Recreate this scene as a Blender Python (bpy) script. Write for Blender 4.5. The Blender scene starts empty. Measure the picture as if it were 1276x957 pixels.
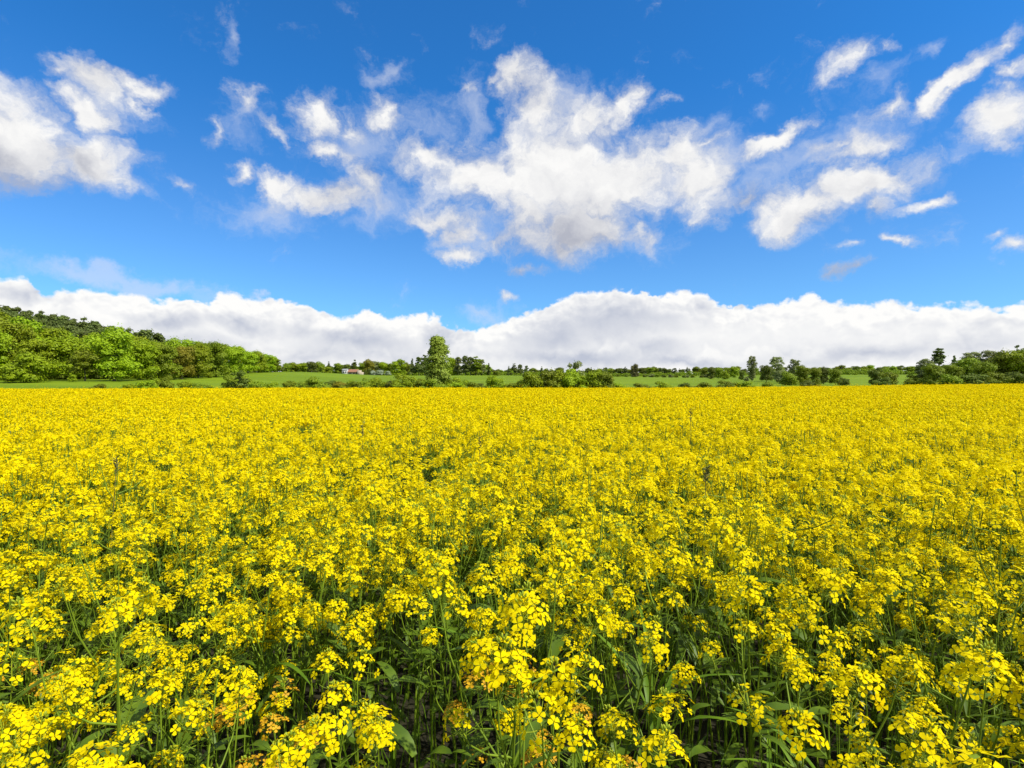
import bpy, math, random
import numpy as np
from mathutils import Matrix, Vector

random.seed(5)
scene = bpy.context.scene
COL = scene.collection
R = math.radians

# ------------------------------------------------------------------ camera figures
EYE = 1.70
FPX = 700.0            # focal length in pixels of the 1276 px wide frame
CX, CY = 638.0, 478.5

def bearing(px):
    return (px - CX) / FPX

# ------------------------------------------------------------------ helpers
def vnoise(x, y, seed=0):
    """smooth value noise, -1..1"""
    x = np.asarray(x, float); y = np.asarray(y, float)
    xi = np.floor(x).astype(np.int64); yi = np.floor(y).astype(np.int64)
    fx = x - xi; fy = y - yi
    fx = fx * fx * (3 - 2 * fx); fy = fy * fy * (3 - 2 * fy)
    def h(a, b):
        n = (a * 374761393 + b * 668265263 + seed * 1442695041) & 0x7fffffff
        n = ((n ^ (n >> 13)) * 1274126177) & 0x7fffffff
        n = n ^ (n >> 16)
        return (n % 100003) / 50001.5 - 1
    a = h(xi, yi); b = h(xi + 1, yi); c = h(xi, yi + 1); d = h(xi + 1, yi + 1)
    return (a * (1 - fx) + b * fx) * (1 - fy) + (c * (1 - fx) + d * fx) * fy

def sstep(a, b, x):
    t = np.clip((np.asarray(x, float) - a) / (b - a), 0, 1)
    return t * t * (3 - 2 * t)

FIELD_END = 78.0

def ground_z(x, y):
    x = np.asarray(x, float); y = np.asarray(y, float)
    z = 0.55 * sstep(15, 75, x) * sstep(10, 70, y) - 0.12 * sstep(10, 70, -x) * sstep(10, 70, y)
    top = 6.7 - 1.9 * np.exp(-((x - 105) / 70.0) ** 2)
    z = z + top * (0.55 * sstep(82, 330, y) + 0.45 * np.clip((y - 82) / 248.0, 0, 1))
    z = z + 0.0162 * np.clip(y - 330, 0, 370) + 0.020 * np.clip(y - 700, 0, 900)
    z = z + 30 * sstep(-150, -320, x) * sstep(135, 285, y) * (1 - 0.9 * sstep(300, 420, y))
    z = z + sstep(-55, -105, x) * (1.4 * sstep(88, 135, y) + 0.9 * sstep(160, 215, y)) * (1 - sstep(260, 340, y))
    z = z + 0.05 * vnoise(x / 9, y / 9, 3) * sstep(80, 100, y)
    return z

def gz(x, y):
    return float(ground_z(x, y))

class Geo:
    """collects vertices and faces of mixed size, one material slot per batch"""
    def __init__(self):
        self.v = []; self.f = []; self.n = 0
    def add(self, verts, faces, mat=0):
        verts = np.asarray(verts, np.float32).reshape(-1, 3)
        faces = np.asarray(faces, np.int64)
        self.f.append((faces + self.n, mat))
        self.v.append(verts); self.n += len(verts)
    def merge(self, other, M=None):
        v = np.concatenate(other.v) if other.v else np.zeros((0, 3), np.float32)
        if M is not None:
            A = np.array(M); v = v @ A[:3, :3].T + A[:3, 3]
        for f, m in other.f:
            self.f.append((f + self.n, m))
        self.v.append(v.astype(np.float32)); self.n += len(v)
    def arrays(self):
        return np.concatenate(self.v)
    def mesh(self, name, mats, smooth=False):
        me = bpy.data.meshes.new(name)
        v = np.concatenate(self.v)
        me.vertices.add(len(v)); me.vertices.foreach_set('co', v.astype(np.float32).ravel())
        loops = np.concatenate([f.ravel() for f, m in self.f])
        sizes = np.concatenate([np.full(len(f), f.shape[1], np.int64) for f, m in self.f])
        mi = np.concatenate([np.full(len(f), m, np.int32) for f, m in self.f])
        starts = np.concatenate([[0], np.cumsum(sizes)[:-1]])
        me.loops.add(len(loops)); me.loops.foreach_set('vertex_index', loops.astype(np.int32))
        me.polygons.add(len(sizes))
        me.polygons.foreach_set('loop_start', starts.astype(np.int32))
        me.polygons.foreach_set('loop_total', sizes.astype(np.int32))
        me.polygons.foreach_set('material_index', mi)
        if smooth:
            me.polygons.foreach_set('use_smooth', np.ones(len(sizes), bool))
        for m in mats: me.materials.append(m)
        me.update(calc_edges=True)
        return me

def frames(N, rng):
    """random tangent frames for unit normals N (n,3)"""
    N = N / np.maximum(np.linalg.norm(N, axis=1, keepdims=True), 1e-9)
    a = rng.normal(size=N.shape)
    T = np.cross(N, a); T /= np.maximum(np.linalg.norm(T, axis=1, keepdims=True), 1e-9)
    B = np.cross(N, T)
    return N, T, B

def leaf_quads(P, N, size, rng, aspect=0.75, kite=0.0):
    """one quad per point, random spin about its normal"""
    N, T, B = frames(N, rng)
    s = np.broadcast_to(np.asarray(size, float), (len(P),))[:, None]
    b = s * aspect
    v = np.stack([P - T * s, P - B * b + T * s * kite, P + T * s, P + B * b + T * s * kite], 1)
    return v.reshape(-1, 3), np.arange(len(P) * 4).reshape(-1, 4)

def tube(pts, rad, sides=5):
    pts = np.asarray(pts, float); n = len(pts)
    rad = np.broadcast_to(np.asarray(rad, float), (n,))
    d = np.gradient(pts, axis=0)
    d /= np.maximum(np.linalg.norm(d, axis=1, keepdims=True), 1e-9)
    ref = np.array([0.31, 0.95, 0.05])
    t = np.cross(d, ref); t /= np.maximum(np.linalg.norm(t, axis=1, keepdims=True), 1e-9)
    b = np.cross(d, t)
    a = np.arange(sides) * 2 * math.pi / sides
    ring = t[:, None, :] * np.cos(a)[None, :, None] + b[:, None, :] * np.sin(a)[None, :, None]
    v = (pts[:, None, :] + ring * rad[:, None, None]).reshape(-1, 3)
    f = []
    for i in range(n - 1):
        for k in range(sides):
            k2 = (k + 1) % sides
            f.append((i * sides + k, i * sides + k2, (i + 1) * sides + k2, (i + 1) * sides + k))
    return v, np.array(f)

def link(name, data, parent=None, loc=(0, 0, 0), rot=(0, 0, 0), sc=(1, 1, 1)):
    o = bpy.data.objects.new(name, data); COL.objects.link(o)
    o.location = loc; o.rotation_euler = rot; o.scale = sc
    if parent is not None: o.parent = parent
    return o

def tag(o, label=None, cat=None, group=None, kind=None):
    if label: o['label'] = label
    if cat: o['category'] = cat
    if group: o['group'] = group
    if kind: o['kind'] = kind
    return o

def copy_tree(o, parent=None):
    c = o.copy(); COL.objects.link(c); c.parent = parent
    for ch in KIDS.get(o.name, []):
        copy_tree(ch, c)
    return c
KIDS = {}

# ------------------------------------------------------------------ materials
def nodes_of(name):
    m = bpy.data.materials.new(name); m.use_nodes = True
    nt = m.node_tree; nt.nodes.clear()
    return m, nt, nt.nodes.new('ShaderNodeOutputMaterial')

def leafy(name, c1, c2, scale, transl=0.3, tcol=None, rough=0.6, spec=0.25, jitter=0.0, coord='Object'):
    """two-tone leaf / petal: noise mixes the tones, part of the light passes through"""
    m, nt, out = nodes_of(name)
    N = nt.nodes.new; L = nt.links.new
    tc = N('ShaderNodeTexCoord'); no = N('ShaderNodeTexNoise')
    no.inputs['Scale'].default_value = scale; no.inputs['Detail'].default_value = 2
    L(tc.outputs[coord], no.inputs['Vector'])
    ramp = N('ShaderNodeValToRGB')
    ramp.color_ramp.elements[0].position = 0.32; ramp.color_ramp.elements[0].color = (*c1, 1)
    ramp.color_ramp.elements[1].position = 0.68; ramp.color_ramp.elements[1].color = (*c2, 1)
    L(no.outputs['Fac'], ramp.inputs['Fac'])
    col = ramp.outputs['Color']
    if jitter:
        oi = N('ShaderNodeObjectInfo'); hs = N('ShaderNodeHueSaturation')
        mr = N('ShaderNodeMapRange'); mr.inputs['To Min'].default_value = 1 - jitter; mr.inputs['To Max'].default_value = 1 + jitter
        mh = N('ShaderNodeMapRange'); mh.inputs['To Min'].default_value = 0.5 - jitter * 0.05; mh.inputs['To Max'].default_value = 0.5 + jitter * 0.05
        L(oi.outputs['Random'], mr.inputs['Value']); L(oi.outputs['Random'], mh.inputs['Value'])
        L(mr.outputs['Result'], hs.inputs['Value']); L(mh.outputs['Result'], hs.inputs['Hue'])
        L(col, hs.inputs['Color']); col = hs.outputs['Color']
    bs = N('ShaderNodeBsdfPrincipled')
    bs.inputs['Roughness'].default_value = rough
    bs.inputs['Specular IOR Level'].default_value = spec
    L(col, bs.inputs['Base Color'])
    tr = N('ShaderNodeBsdfTranslucent')
    if tcol:
        mx = N('ShaderNodeMix'); mx.data_type = 'RGBA'; mx.blend_type = 'MULTIPLY'; mx.inputs[0].default_value = 1
        L(col, mx.inputs[6]); mx.inputs[7].default_value = (*tcol, 1); L(mx.outputs[2], tr.inputs['Color'])
    else:
        L(col, tr.inputs['Color'])
    ms = N('ShaderNodeMixShader'); ms.inputs[0].default_value = transl
    L(bs.outputs[0], ms.inputs[1]); L(tr.outputs[0], ms.inputs[2]); L(ms.outputs[0], out.inputs['Surface'])
    return m

def plain(name, c1, c2, scale, rough=0.8, spec=0.2, bump=0.0):
    m, nt, out = nodes_of(name)
    N = nt.nodes.new; L = nt.links.new
    tc = N('ShaderNodeTexCoord'); no = N('ShaderNodeTexNoise')
    no.inputs['Scale'].default_value = scale; no.inputs['Detail'].default_value = 5
    L(tc.outputs['Object'], no.inputs['Vector'])
    ramp = N('ShaderNodeValToRGB')
    ramp.color_ramp.elements[0].position = 0.3; ramp.color_ramp.elements[0].color = (*c1, 1)
    ramp.color_ramp.elements[1].position = 0.7; ramp.color_ramp.elements[1].color = (*c2, 1)
    L(no.outputs['Fac'], ramp.inputs['Fac'])
    bs = N('ShaderNodeBsdfPrincipled')
    bs.inputs['Roughness'].default_value = rough; bs.inputs['Specular IOR Level'].default_value = spec
    L(ramp.outputs['Color'], bs.inputs['Base Color'])
    if bump:
        bp = N('ShaderNodeBump'); bp.inputs['Strength'].default_value = bump
        L(no.outputs['Fac'], bp.inputs['Height']); L(bp.outputs[0], bs.inputs['Normal'])
    L(bs.outputs[0], out.inputs['Surface'])
    return m

M_PETAL = leafy('yellow_petal', (0.82, 0.625, 0.001), (0.89, 0.745, 0.002), 40, 0.38, rough=0.8, spec=0.06)
M_PETAL_FAR = leafy('yellow_petal_mass', (0.81, 0.63, 0.001), (0.88, 0.735, 0.002), 1.3, 0.38, rough=0.8, spec=0.06)
M_OCHRE = leafy('added_ochre_petal', (0.50, 0.25, 0.004), (0.68, 0.40, 0.006), 60, 0.2)  # for the added plants that stand in for orange-brown ghosting
M_BUD = leafy('green_bud', (0.20, 0.30, 0.015), (0.42, 0.45, 0.02), 90, 0.15)
M_STEM = leafy('green_stem', (0.115, 0.185, 0.010), (0.195, 0.275, 0.014), 12, 0.05, rough=0.5)
M_LEAF = leafy('rape_leaf', (0.066, 0.122, 0.006), (0.135, 0.212, 0.009), 14, 0.3, rough=0.5, spec=0.35)
M_GRASS = leafy('grass_blade', (0.095, 0.185, 0.008), (0.165, 0.275, 0.010), 9, 0.3, rough=0.5)
M_MARGIN = leafy('margin_grass', (0.10, 0.16, 0.010), (0.19, 0.25, 0.014), 0.5, 0.25)
M_STALK = plain('dry_stalk', (0.085, 0.105, 0.025), (0.14, 0.13, 0.04), 30)
M_BARK = plain('bark', (0.045, 0.036, 0.026), (0.11, 0.09, 0.07), 6, bump=0.4)
M_BIRCH_BARK = plain('birch_bark', (0.16, 0.15, 0.13), (0.55, 0.53, 0.48), 5)

M_SPRING = leafy('spring_foliage', (0.225, 0.310, 0.004), (0.32, 0.405, 0.006), 3.0, 0.30, jitter=0.25)
M_MID = leafy('mid_green_foliage', (0.170, 0.225, 0.006), (0.250, 0.310, 0.010), 3.0, 0.30, jitter=0.25)
M_DARK = leafy('dark_green_foliage', (0.100, 0.135, 0.010), (0.165, 0.205, 0.018), 3.0, 0.28, jitter=0.25)
M_PINE = leafy('pine_needles', (0.085, 0.115, 0.020), (0.145, 0.182, 0.034), 4.0, 0.22, jitter=0.2)
M_BRONZE = leafy('bronze_foliage', (0.22, 0.215, 0.010), (0.30, 0.27, 0.014), 3.0, 0.3, jitter=0.1)
M_PALE = leafy('pale_foliage', (0.17, 0.205, 0.042), (0.30, 0.335, 0.11), 4.0, 0.3, jitter=0.15)
M_BLOSSOM = leafy('blossoming_foliage', (0.26, 0.34, 0.16), (0.50, 0.54, 0.40), 5.0, 0.3)
M_BIRCH = leafy('birch_foliage', (0.21, 0.285, 0.014), (0.33, 0.41, 0.05), 5.0, 0.3)
M_BROWNISH = leafy('young_bronze_foliage', (0.12, 0.115, 0.035), (0.18, 0.165, 0.05), 4.0, 0.25)

# ------------------------------------------------------------------ ground
def axis(lo, hi, core0, core1, step, grow):
    a = list(np.arange(core0, core1 + step, step))
    s = step
    while a[-1] < hi:
        s *= grow; a.append(a[-1] + s)
    s = step
    while a[0] > lo:
        s *= grow; a.insert(0, a[0] - s)
    return np.array(a)

xs = axis(-2600, 2600, -180, 180, 3.0, 1.13)
ys = axis(-900, 2600, -4, 340, 3.0, 1.13)
XX, YY = np.meshgrid(xs, ys)
ZZ = ground_z(XX, YY)
g = Geo()
nx, ny = len(xs), len(ys)
idx = np.arange(nx * ny).reshape(ny, nx)
g.add(np.stack([XX, YY, ZZ], -1).reshape(-1, 3),
      np.stack([idx[:-1, :-1], idx[:-1, 1:], idx[1:, 1:], idx[1:, :-1]], -1).reshape(-1, 4))

def ground_material():
    m, nt, out = nodes_of('soil_and_meadow')
    N = nt.nodes.new; L = nt.links.new
    tc = N('ShaderNodeTexCoord'); sep = N('ShaderNodeSeparateXYZ')
    L(tc.outputs['Object'], sep.inputs[0])
    n1 = N('ShaderNodeTexNoise'); n1.inputs['Scale'].default_value = 0.05; n1.inputs['Detail'].default_value = 4
    mp = N('ShaderNodeMapping'); mp.inputs['Scale'].default_value = (0.35, 1.6, 1)
    L(tc.outputs['Object'], mp.inputs[0]); L(mp.outputs[0], n1.inputs['Vector'])
    r1 = N('ShaderNodeValToRGB')
    r1.color_ramp.elements[0].position = 0.35; r1.color_ramp.elements[0].color = (0.125, 0.190, 0.006, 1)
    r1.color_ramp.elements[1].position = 0.68; r1.color_ramp.elements[1].color = (0.175, 0.245, 0.008, 1)
    L(n1.outputs['Fac'], r1.inputs[0])
    n3 = N('ShaderNodeTexNoise'); n3.inputs['Scale'].default_value = 1.7; n3.inputs['Detail'].default_value = 6
    L(tc.outputs['Object'], n3.inputs['Vector'])
    mg = N('ShaderNodeMix'); mg.data_type = 'RGBA'; mg.blend_type = 'MULTIPLY'; mg.inputs[0].default_value = 0.6
    r3 = N('ShaderNodeValToRGB'); r3.color_ramp.elements[0].color = (0.45, 0.5, 0.4, 1); r3.color_ramp.elements[1].color = (1.3, 1.25, 1.2, 1)
    L(n3.outputs['Fac'], r3.inputs[0]); L(r1.outputs[0], mg.inputs[6]); L(r3.outputs[0], mg.inputs[7])
    n2 = N('ShaderNodeTexNoise'); n2.inputs['Scale'].default_value = 7; n2.inputs['Detail'].default_value = 8
    L(tc.outputs['Object'], n2.inputs['Vector'])
    r2 = N('ShaderNodeValToRGB')
    r2.color_ramp.elements[0].position = 0.35; r2.color_ramp.elements[0].color = (0.016, 0.015, 0.009, 1)
    r2.color_ramp.elements[1].position = 0.7; r2.color_ramp.elements[1].color = (0.046, 0.042, 0.022, 1)
    L(n2.outputs['Fac'], r2.inputs[0])
    mr = N('ShaderNodeMapRange'); mr.inputs['From Min'].default_value = FIELD_END - 0.5; mr.inputs['From Max'].default_value = FIELD_END + 1.5
    L(sep.outputs['Y'], mr.inputs['Value'])
    mx = N('ShaderNodeMix'); mx.data_type = 'RGBA'
    L(mr.outputs[0], mx.inputs[0]); L(r2.outputs[0], mx.inputs[6]); L(mg.outputs[2], mx.inputs[7])
    bs = N('ShaderNodeBsdfPrincipled'); bs.inputs['Roughness'].default_value = 0.9; bs.inputs['Specular IOR Level'].default_value = 0.1
    L(mx.outputs[2], bs.inputs['Base Color'])
    bp = N('ShaderNodeBump'); bp.inputs['Strength'].default_value = 0.6; bp.inputs['Distance'].default_value = 0.05
    L(n2.outputs['Fac'], bp.inputs['Height']); L(bp.outputs[0], bs.inputs['Normal'])
    L(bs.outputs[0], out.inputs[0])
    return m
tag(link('ground', g.mesh('ground', [ground_material()], smooth=True)), kind='structure')

# ------------------------------------------------------------------ rapeseed: flowers, racemes, plants
# petal outline in its own plane: x outwards, y across, z lift
PET_HI = np.array([(0.06, 0, -0.10), (0.42, 0.30, 0.10), (0.60, 0.0, 0.04), (0.42, -0.30, 0.10),
                   (0.86, 0.40, 0.06), (1.03, 0.0, -0.06), (0.86, -0.40, 0.06)])
PET_HI_F = np.array([(0, 3, 2, 1), (1, 2, 5, 4), (2, 3, 6, 5)])
PET_LO = np.array([(0.05, 0, -0.06), (0.70, 0.46, 0.08), (1.02, 0, -0.02), (0.70, -0.46, 0.08)])
PET_LO_F = np.array([(0, 3, 2, 1)])

def flowers(P, Nn, rad, rng, hi=True):
    pet, pf = (PET_HI, PET_HI_F) if hi else (PET_LO, PET_LO_F)
    N, T, B = frames(Nn, rng)
    vs = []; fs = []; n = 0
    for k in range(4):
        a = k * math.pi / 2 + rng.normal(0, 0.14, len(P))
        ca, sa = np.cos(a)[:, None], np.sin(a)[:, None]
        U = T * ca + B * sa; W = -T * sa + B * ca
        lift = rng.normal(0.05, 0.16, len(P))[:, None]
        r = (rad * rng.uniform(0.88, 1.1, len(P)))[:, None, None]
        v = P[:, None, :] + r * (pet[None, :, 0:1] * (U + N * lift)[:, None, :]
                                 + pet[None, :, 1:2] * W[:, None, :] + pet[None, :, 2:3] * N[:, None, :])
        m = len(pet)
        f = (np.arange(len(P)) * m)[:, None, None] + pf[None]
        vs.append(v.reshape(-1, 3)); fs.append(f.reshape(-1, pf.shape[1]) + n); n += len(P) * m
    return np.concatenate(vs), np.concatenate(fs)

def raceme(rng, nf, hi=True, ochre=False):
    """a flower head; origin where it joins its twig, axis +z"""
    g = Geo()
    t = (np.arange(nf) + rng.uniform(0, 0.6, nf)) / nf
    a = np.arange(nf) * 2.39996 + rng.normal(0, 0.35, nf)
    rr = 0.034 * (1 - t) ** 0.55 * rng.uniform(0.75, 1.2, nf) + 0.005
    hgt = 0.012 + 0.040 * t + rng.normal(0, 0.004, nf)
    rad_dir = np.stack([np.cos(a), np.sin(a), np.zeros(nf)], 1)
    P = rad_dir * rr[:, None] + np.array([0, 0, 1]) * hgt[:, None]
    Nn = rad_dir * (1.05 - 0.8 * t)[:, None] + np.array([0, 0, 1]) * (0.45 + t)[:, None] + rng.normal(0, 0.22, (nf, 3))
    v, f = flowers(P, Nn, rng.uniform(0.0088, 0.0118, nf), rng, hi)
    g.add(v, f, 0)
    if hi:
        for i in range(nf):        # pedicels
            p0 = np.array([0, 0, max(0.0, hgt[i] - 0.016)])
            v, f = tube([p0, (p0 + P[i]) / 2 + [0, 0, -0.002], P[i]], 0.0007, 3); g.add(v, f, 1)
        nb = 9                     # the knot of unopened buds
        for i in range(nb):
            an = i * 2.4; q = i / nb
            c = np.array([math.cos(an) * 0.009 * (1 - q), math.sin(an) * 0.009 * (1 - q), 0.050 + 0.010 * q])
            d = np.array([math.cos(an) * .5, math.sin(an) * .5, 1]); d /= np.linalg.norm(d)
            v, f = tube([c, c + d * 0.003, c + d * 0.0065, c + d * 0.008], [0.0008, 0.0019, 0.0016, 0.0003], 5)
            g.add(v, f, 1)
        v, f = tube([(0, 0, -0.01), (0, 0, 0.03), (0, 0, 0.052)], [0.0014, 0.0012, 0.0009], 4); g.add(v, f, 1)
    else:
        P2 = np.array([[0, 0, 0.052]]); v, f = leaf_quads(P2, np.array([[0.2, 0.1, 1.0]]), 0.008, rng); g.add(v, f, 1)
    return g

def leaf_blade(L, W, droop, rng, seg=6):
    """lance-shaped leaf with a folded midrib, growing along +x and arching over"""
    s = np.linspace(0, 1, seg + 1)
    w = W * np.sin(np.pi * np.clip(s * 0.92 + 0.08, 0, 1)) ** 0.75 * (1 - 0.35 * s)
    ang = 0.75 - droop * s
    dx = np.cumsum(np.cos(ang)) * L / seg; dz = np.cumsum(np.sin(ang)) * L / seg
    x = np.concatenate([[0], dx[:-1]]); z = np.concatenate([[0], dz[:-1]])
    rip = rng.normal(0, 0.05 * W, (seg + 1, 2))
    mid = np.stack([x, np.zeros_like(x), z], 1)
    l = np.stack([x, w, z + 0.28 * w + rip[:, 0]], 1); r = np.stack([x, -w, z + 0.28 * w + rip[:, 1]], 1)
    v = np.concatenate([l, mid, r]); n = seg + 1
    f = []
    for i in range(seg):
        f.append((i, i + 1, n + i + 1, n + i)); f.append((n + i, n + i + 1, 2 * n + i + 1, 2 * n + i))
    return v, np.array(f)

rngA = np.random.default_rng(11)
NRAC = 14
RAC_HI = [raceme(np.random.default_rng(100 + i), int(10 + (i * 5) % 16), True) for i in range(NRAC)]
RAC_LO = [raceme(np.random.default_rng(100 + i), int(10 + (i * 5) % 16), False) for i in range(NRAC)]
ME_RAC = [r.mesh('flower_head', [M_PETAL, M_BUD]) for r in RAC_HI]
ME_RAC_OCHRE = [RAC_HI[i].mesh('added_ochre_flower_head', [M_OCHRE, M_BUD]) for i in (3, 7, 9)]
LEAF_G = []
for i in range(6):
    gg = Geo(); v, f = leaf_blade(rngA.uniform(0.10, 0.19), rngA.uniform(0.013, 0.026), rngA.uniform(0.6, 1.7), rngA); gg.add(v, f, 0); LEAF_G.append(gg)
ME_LEAF = [q.mesh('leaf', [M_LEAF], smooth=True) for q in LEAF_G]

def look(pos, d, spin, sc):
    q = Vector(d).to_track_quat('Z', 'Y')
    return Matrix.Translation(Vector(pos)) @ q.to_matrix().to_4x4() @ Matrix.Rotation(spin, 4, 'Z') @ Matrix.Scale(sc, 4)

def archetype(seed, nbr=None):
    """plant of unit height 1.15 m: stem geometry plus transforms of leaves and flower heads"""
    rng = np.random.default_rng(seed)
    H = 1.15
    stem = Geo(); lo = Geo()
    lean = rng.normal(0, 0.055, 2)
    def axis_pt(z):
        q = z / H
        return np.array([lean[0] * q * q * 2 + 0.01 * math.sin(q * 5 + seed), lean[1] * q * q * 2, z])
    zs = np.linspace(0, H - 0.045, 8)
    pts = [axis_pt(z) for z in zs]
    v, f = tube(pts, np.linspace(0.0052, 0.0019, 8), 6); stem.add(v, f, 0)
    v, f = tube(pts[::2] + [pts[-1]], np.linspace(0.006, 0.003, 5), 3); lo.add(v, f, 0)
    racs = []; leaves = []
    d = pts[-1] - pts[-2]
    racs.append((look(pts[-1], d + rng.normal(0, 0.02, 3), rng.uniform(0, 6.28), rng.uniform(0.9, 1.25)), int(rng.integers(NRAC))))
    nb = nbr if nbr is not None else int(rng.integers(4, 7))
    a0 = rng.uniform(0, 6.28)
    for i in range(nb):
        z0 = rng.uniform(0.42, 0.86) * H
        a = a0 + i * 2.4 + rng.normal(0, 0.3)
        reach = rng.uniform(0.04, 0.19)
        p0 = axis_pt(z0); zt = max(z0 + 0.08, rng.uniform(0.64, 0.99) * H)
        p3 = np.array([p0[0] + math.cos(a) * reach, p0[1] + math.sin(a) * reach, zt])
        p1 = p0 + np.array([math.cos(a) * reach * 0.55, math.sin(a) * reach * 0.55, (zt - z0) * 0.30])
        p2 = p0 + np.array([math.cos(a) * reach * 0.9, math.sin(a) * reach * 0.9, (zt - z0) * 0.68])
        v, f = tube([p0, p1, p2, p3], [0.0028, 0.0022, 0.0018, 0.0014], 5); stem.add(v, f, 0)
        v, f = tube([p0, p1, p3], [0.0034, 0.003, 0.002], 3); lo.add(v, f, 0)
        dd = p3 - p2
        racs.append((look(p3, dd / np.linalg.norm(dd) + rng.normal(0, 0.12, 3), rng.uniform(0, 6.28), rng.uniform(0.78, 1.28)), int(rng.integers(NRAC))))
        if i < 2:
            leaves.append((look(p0, (0, 0, 1), a + 0.4, rng.uniform(0.55, 0.95)), int(rng.integers(6))))
        # young pods and spent pedicels under the flower head
        for k in range(int(rng.integers(3, 8))):
            q = rng.uniform(0.25, 0.95); pp = p2 + (p3 - p2) * q; an = rng.uniform(0, 6.28)
            e = pp + np.array([math.cos(an), math.sin(an), 0.55]) * rng.uniform(0.018, 0.045)
            v, f = tube([pp, (pp + e) / 2 + [0, 0, -0.002], e], [0.0006, 0.0010, 0.0005], 3); stem.add(v, f, 0)
    for k in range(2):
        z0 = rng.uniform(0.30, 0.72) * H
        leaves.append((look(axis_pt(z0), (0, 0, 1), rng.uniform(0, 6.28), rng.uniform(0.9, 1.35)), int(rng.integers(6))))
    for k in range(10):       # pods on the main stem
        z0 = rng.uniform(0.66, 0.95) * H; pp = axis_pt(z0); an = rng.uniform(0, 6.28)
        e = pp + np.array([math.cos(an), math.sin(an), 0.5]) * rng.uniform(0.02, 0.05)
        v, f = tube([pp, (pp + e) / 2 + [0, 0, -0.002], e], [0.0006, 0.0011, 0.0005], 3); stem.add(v, f, 0)
    return dict(stem=stem, lo=lo, racs=racs, leaves=leaves)

NARCH = 16
ARCH = [archetype(500 + i) for i in range(NARCH)]
LOWG = []
for A in ARCH:
    gg = Geo(); gg.merge(A['lo'])
    gg.f = [(f, 1) for f, m in gg.f]
    for M, k in A['racs']:
        gg.merge(RAC_LO[k], M)
    # remap: heads use slots 0 petal / 1 green ; leaves slot 2
    for M, k in A['leaves']:
        q = Geo(); q.merge(LEAF_G[k], M); q.f = [(f, 2) for f, m in q.f]; gg.merge(q)
    LOWG.append(gg)

GAPS = [(-0.70, 1.75, .26), (-0.30, 1.55, .20), (0.38, 1.32, .28), (-0.16, 0.95, .17), (0.68, 1.85, .26), (0.85, 1.0, .16), (-0.37, 1.2, .13), (0.30, 1.05, .16),
        (0.03, 1.9, .18), (0.15, 2.6, .24), (-0.5, 2.75, .25), (0.75, 2.9, .26), (-1.5, 2.6, .25), (1.05, 1.5, .15), (-1.15, 1.9, .15), (0.12, 1.5, .12)]
def crop_top(x, y):
    return 1.13 + 0.085 * vnoise(np.asarray(x) / 0.55, np.asarray(y) / 0.55, 1) + 0.05 * vnoise(np.asarray(x) / 2.3, np.asarray(y) / 2.3, 2)
def keep_mask(x, y, rng):
    k = np.ones(len(x), bool)
    for gx, gy, gr in GAPS:
        d = np.hypot(x - gx, y - gy)
        k &= ~((d < gr) & (rng.uniform(size=len(x)) < 0.8))
    thin = vnoise(x / 0.8, y / 0.8, 9)
    k &= ~((thin < -0.35) & (rng.uniform(size=len(x)) < 0.35))
    return k
def jgrid(x0, x1, y0, y1, dens, rng):
    s = 1 / math.sqrt(dens)
    X, Y = np.meshgrid(np.arange(x0, x1, s), np.arange(y0, y1, s))
    X = X.ravel() + rng.uniform(-0.5, 0.5, X.size) * s; Y = Y.ravel() + rng.uniform(-0.5, 0.5, Y.size) * s
    return X, Y

rng = np.random.default_rng(21)
X, Y = jgrid(-11, 11, 0.2, 8.0, 46, rng)
k = keep_mask(X, Y, rng) & (rng.uniform(size=len(X)) < 0.74 + 0.26 * sstep(1.4, 3.0, Y)); X, Y = X[k], Y[k]
CT = crop_top(X, Y) * rng.uniform(0.80, 1.10, len(X))
half = np.abs(X) < 0.93 * Y + 0.10
vis = half & ((EYE - CT) < 0.70 * Y)
order = np.argsort(np.hypot(X, Y) + (~vis) * 1000)
NEAR_N = 250
near = order[:NEAR_N]
rest = np.setdiff1d(np.arange(len(X)), near)
rest = rest[(np.abs(X[rest]) < 1.0 * Y[rest] + 3.0)]
near_reach = float(np.hypot(X[near], Y[near]).max())

NEAR_GROUP = 'rapeseed plants in the nearest part of the field'
ME_STEM = [A['stem'].mesh('stem', [M_STEM]) for A in ARCH]
PROTO = {}
def grow_plant(kind, x, y, h, rz, label, ochre=False):
    key = (kind, ochre)
    if key not in PROTO:
        A = ARCH[kind]
        root = link('rapeseed_plant', None)
        kids = [link('stem', ME_STEM[kind], root)]
        for M, li in A['leaves']:
            o = link('leaf', ME_LEAF[li], root); o.matrix_basis = M; kids.append(o)
        for M, ri in A['racs']:
            o = link('flower_head', (ME_RAC_OCHRE[ri % 3] if ochre else ME_RAC[ri]), root); o.matrix_basis = M; kids.append(o)
        KIDS[root.name] = kids; PROTO[key] = root; o = root
    else:
        o = copy_tree(PROTO[key])
    o.location = (x, y, gz(x, y)); o.rotation_euler = (random.gauss(0, .09), random.gauss(0, .09), rz)
    s = h / 1.15
    w = 0.5 + 0.5 * s
    o.scale = (w, w, s)
    return tag(o, label, 'plant', NEAR_GROUP)

for i in near:
    grow_plant(int(rng.integers(NARCH)), float(X[i]), float(Y[i]), float(CT[i]), rng.uniform(0, 6.28),
               'yellow flowering rapeseed plant among the nearest rows of the crop')
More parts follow.
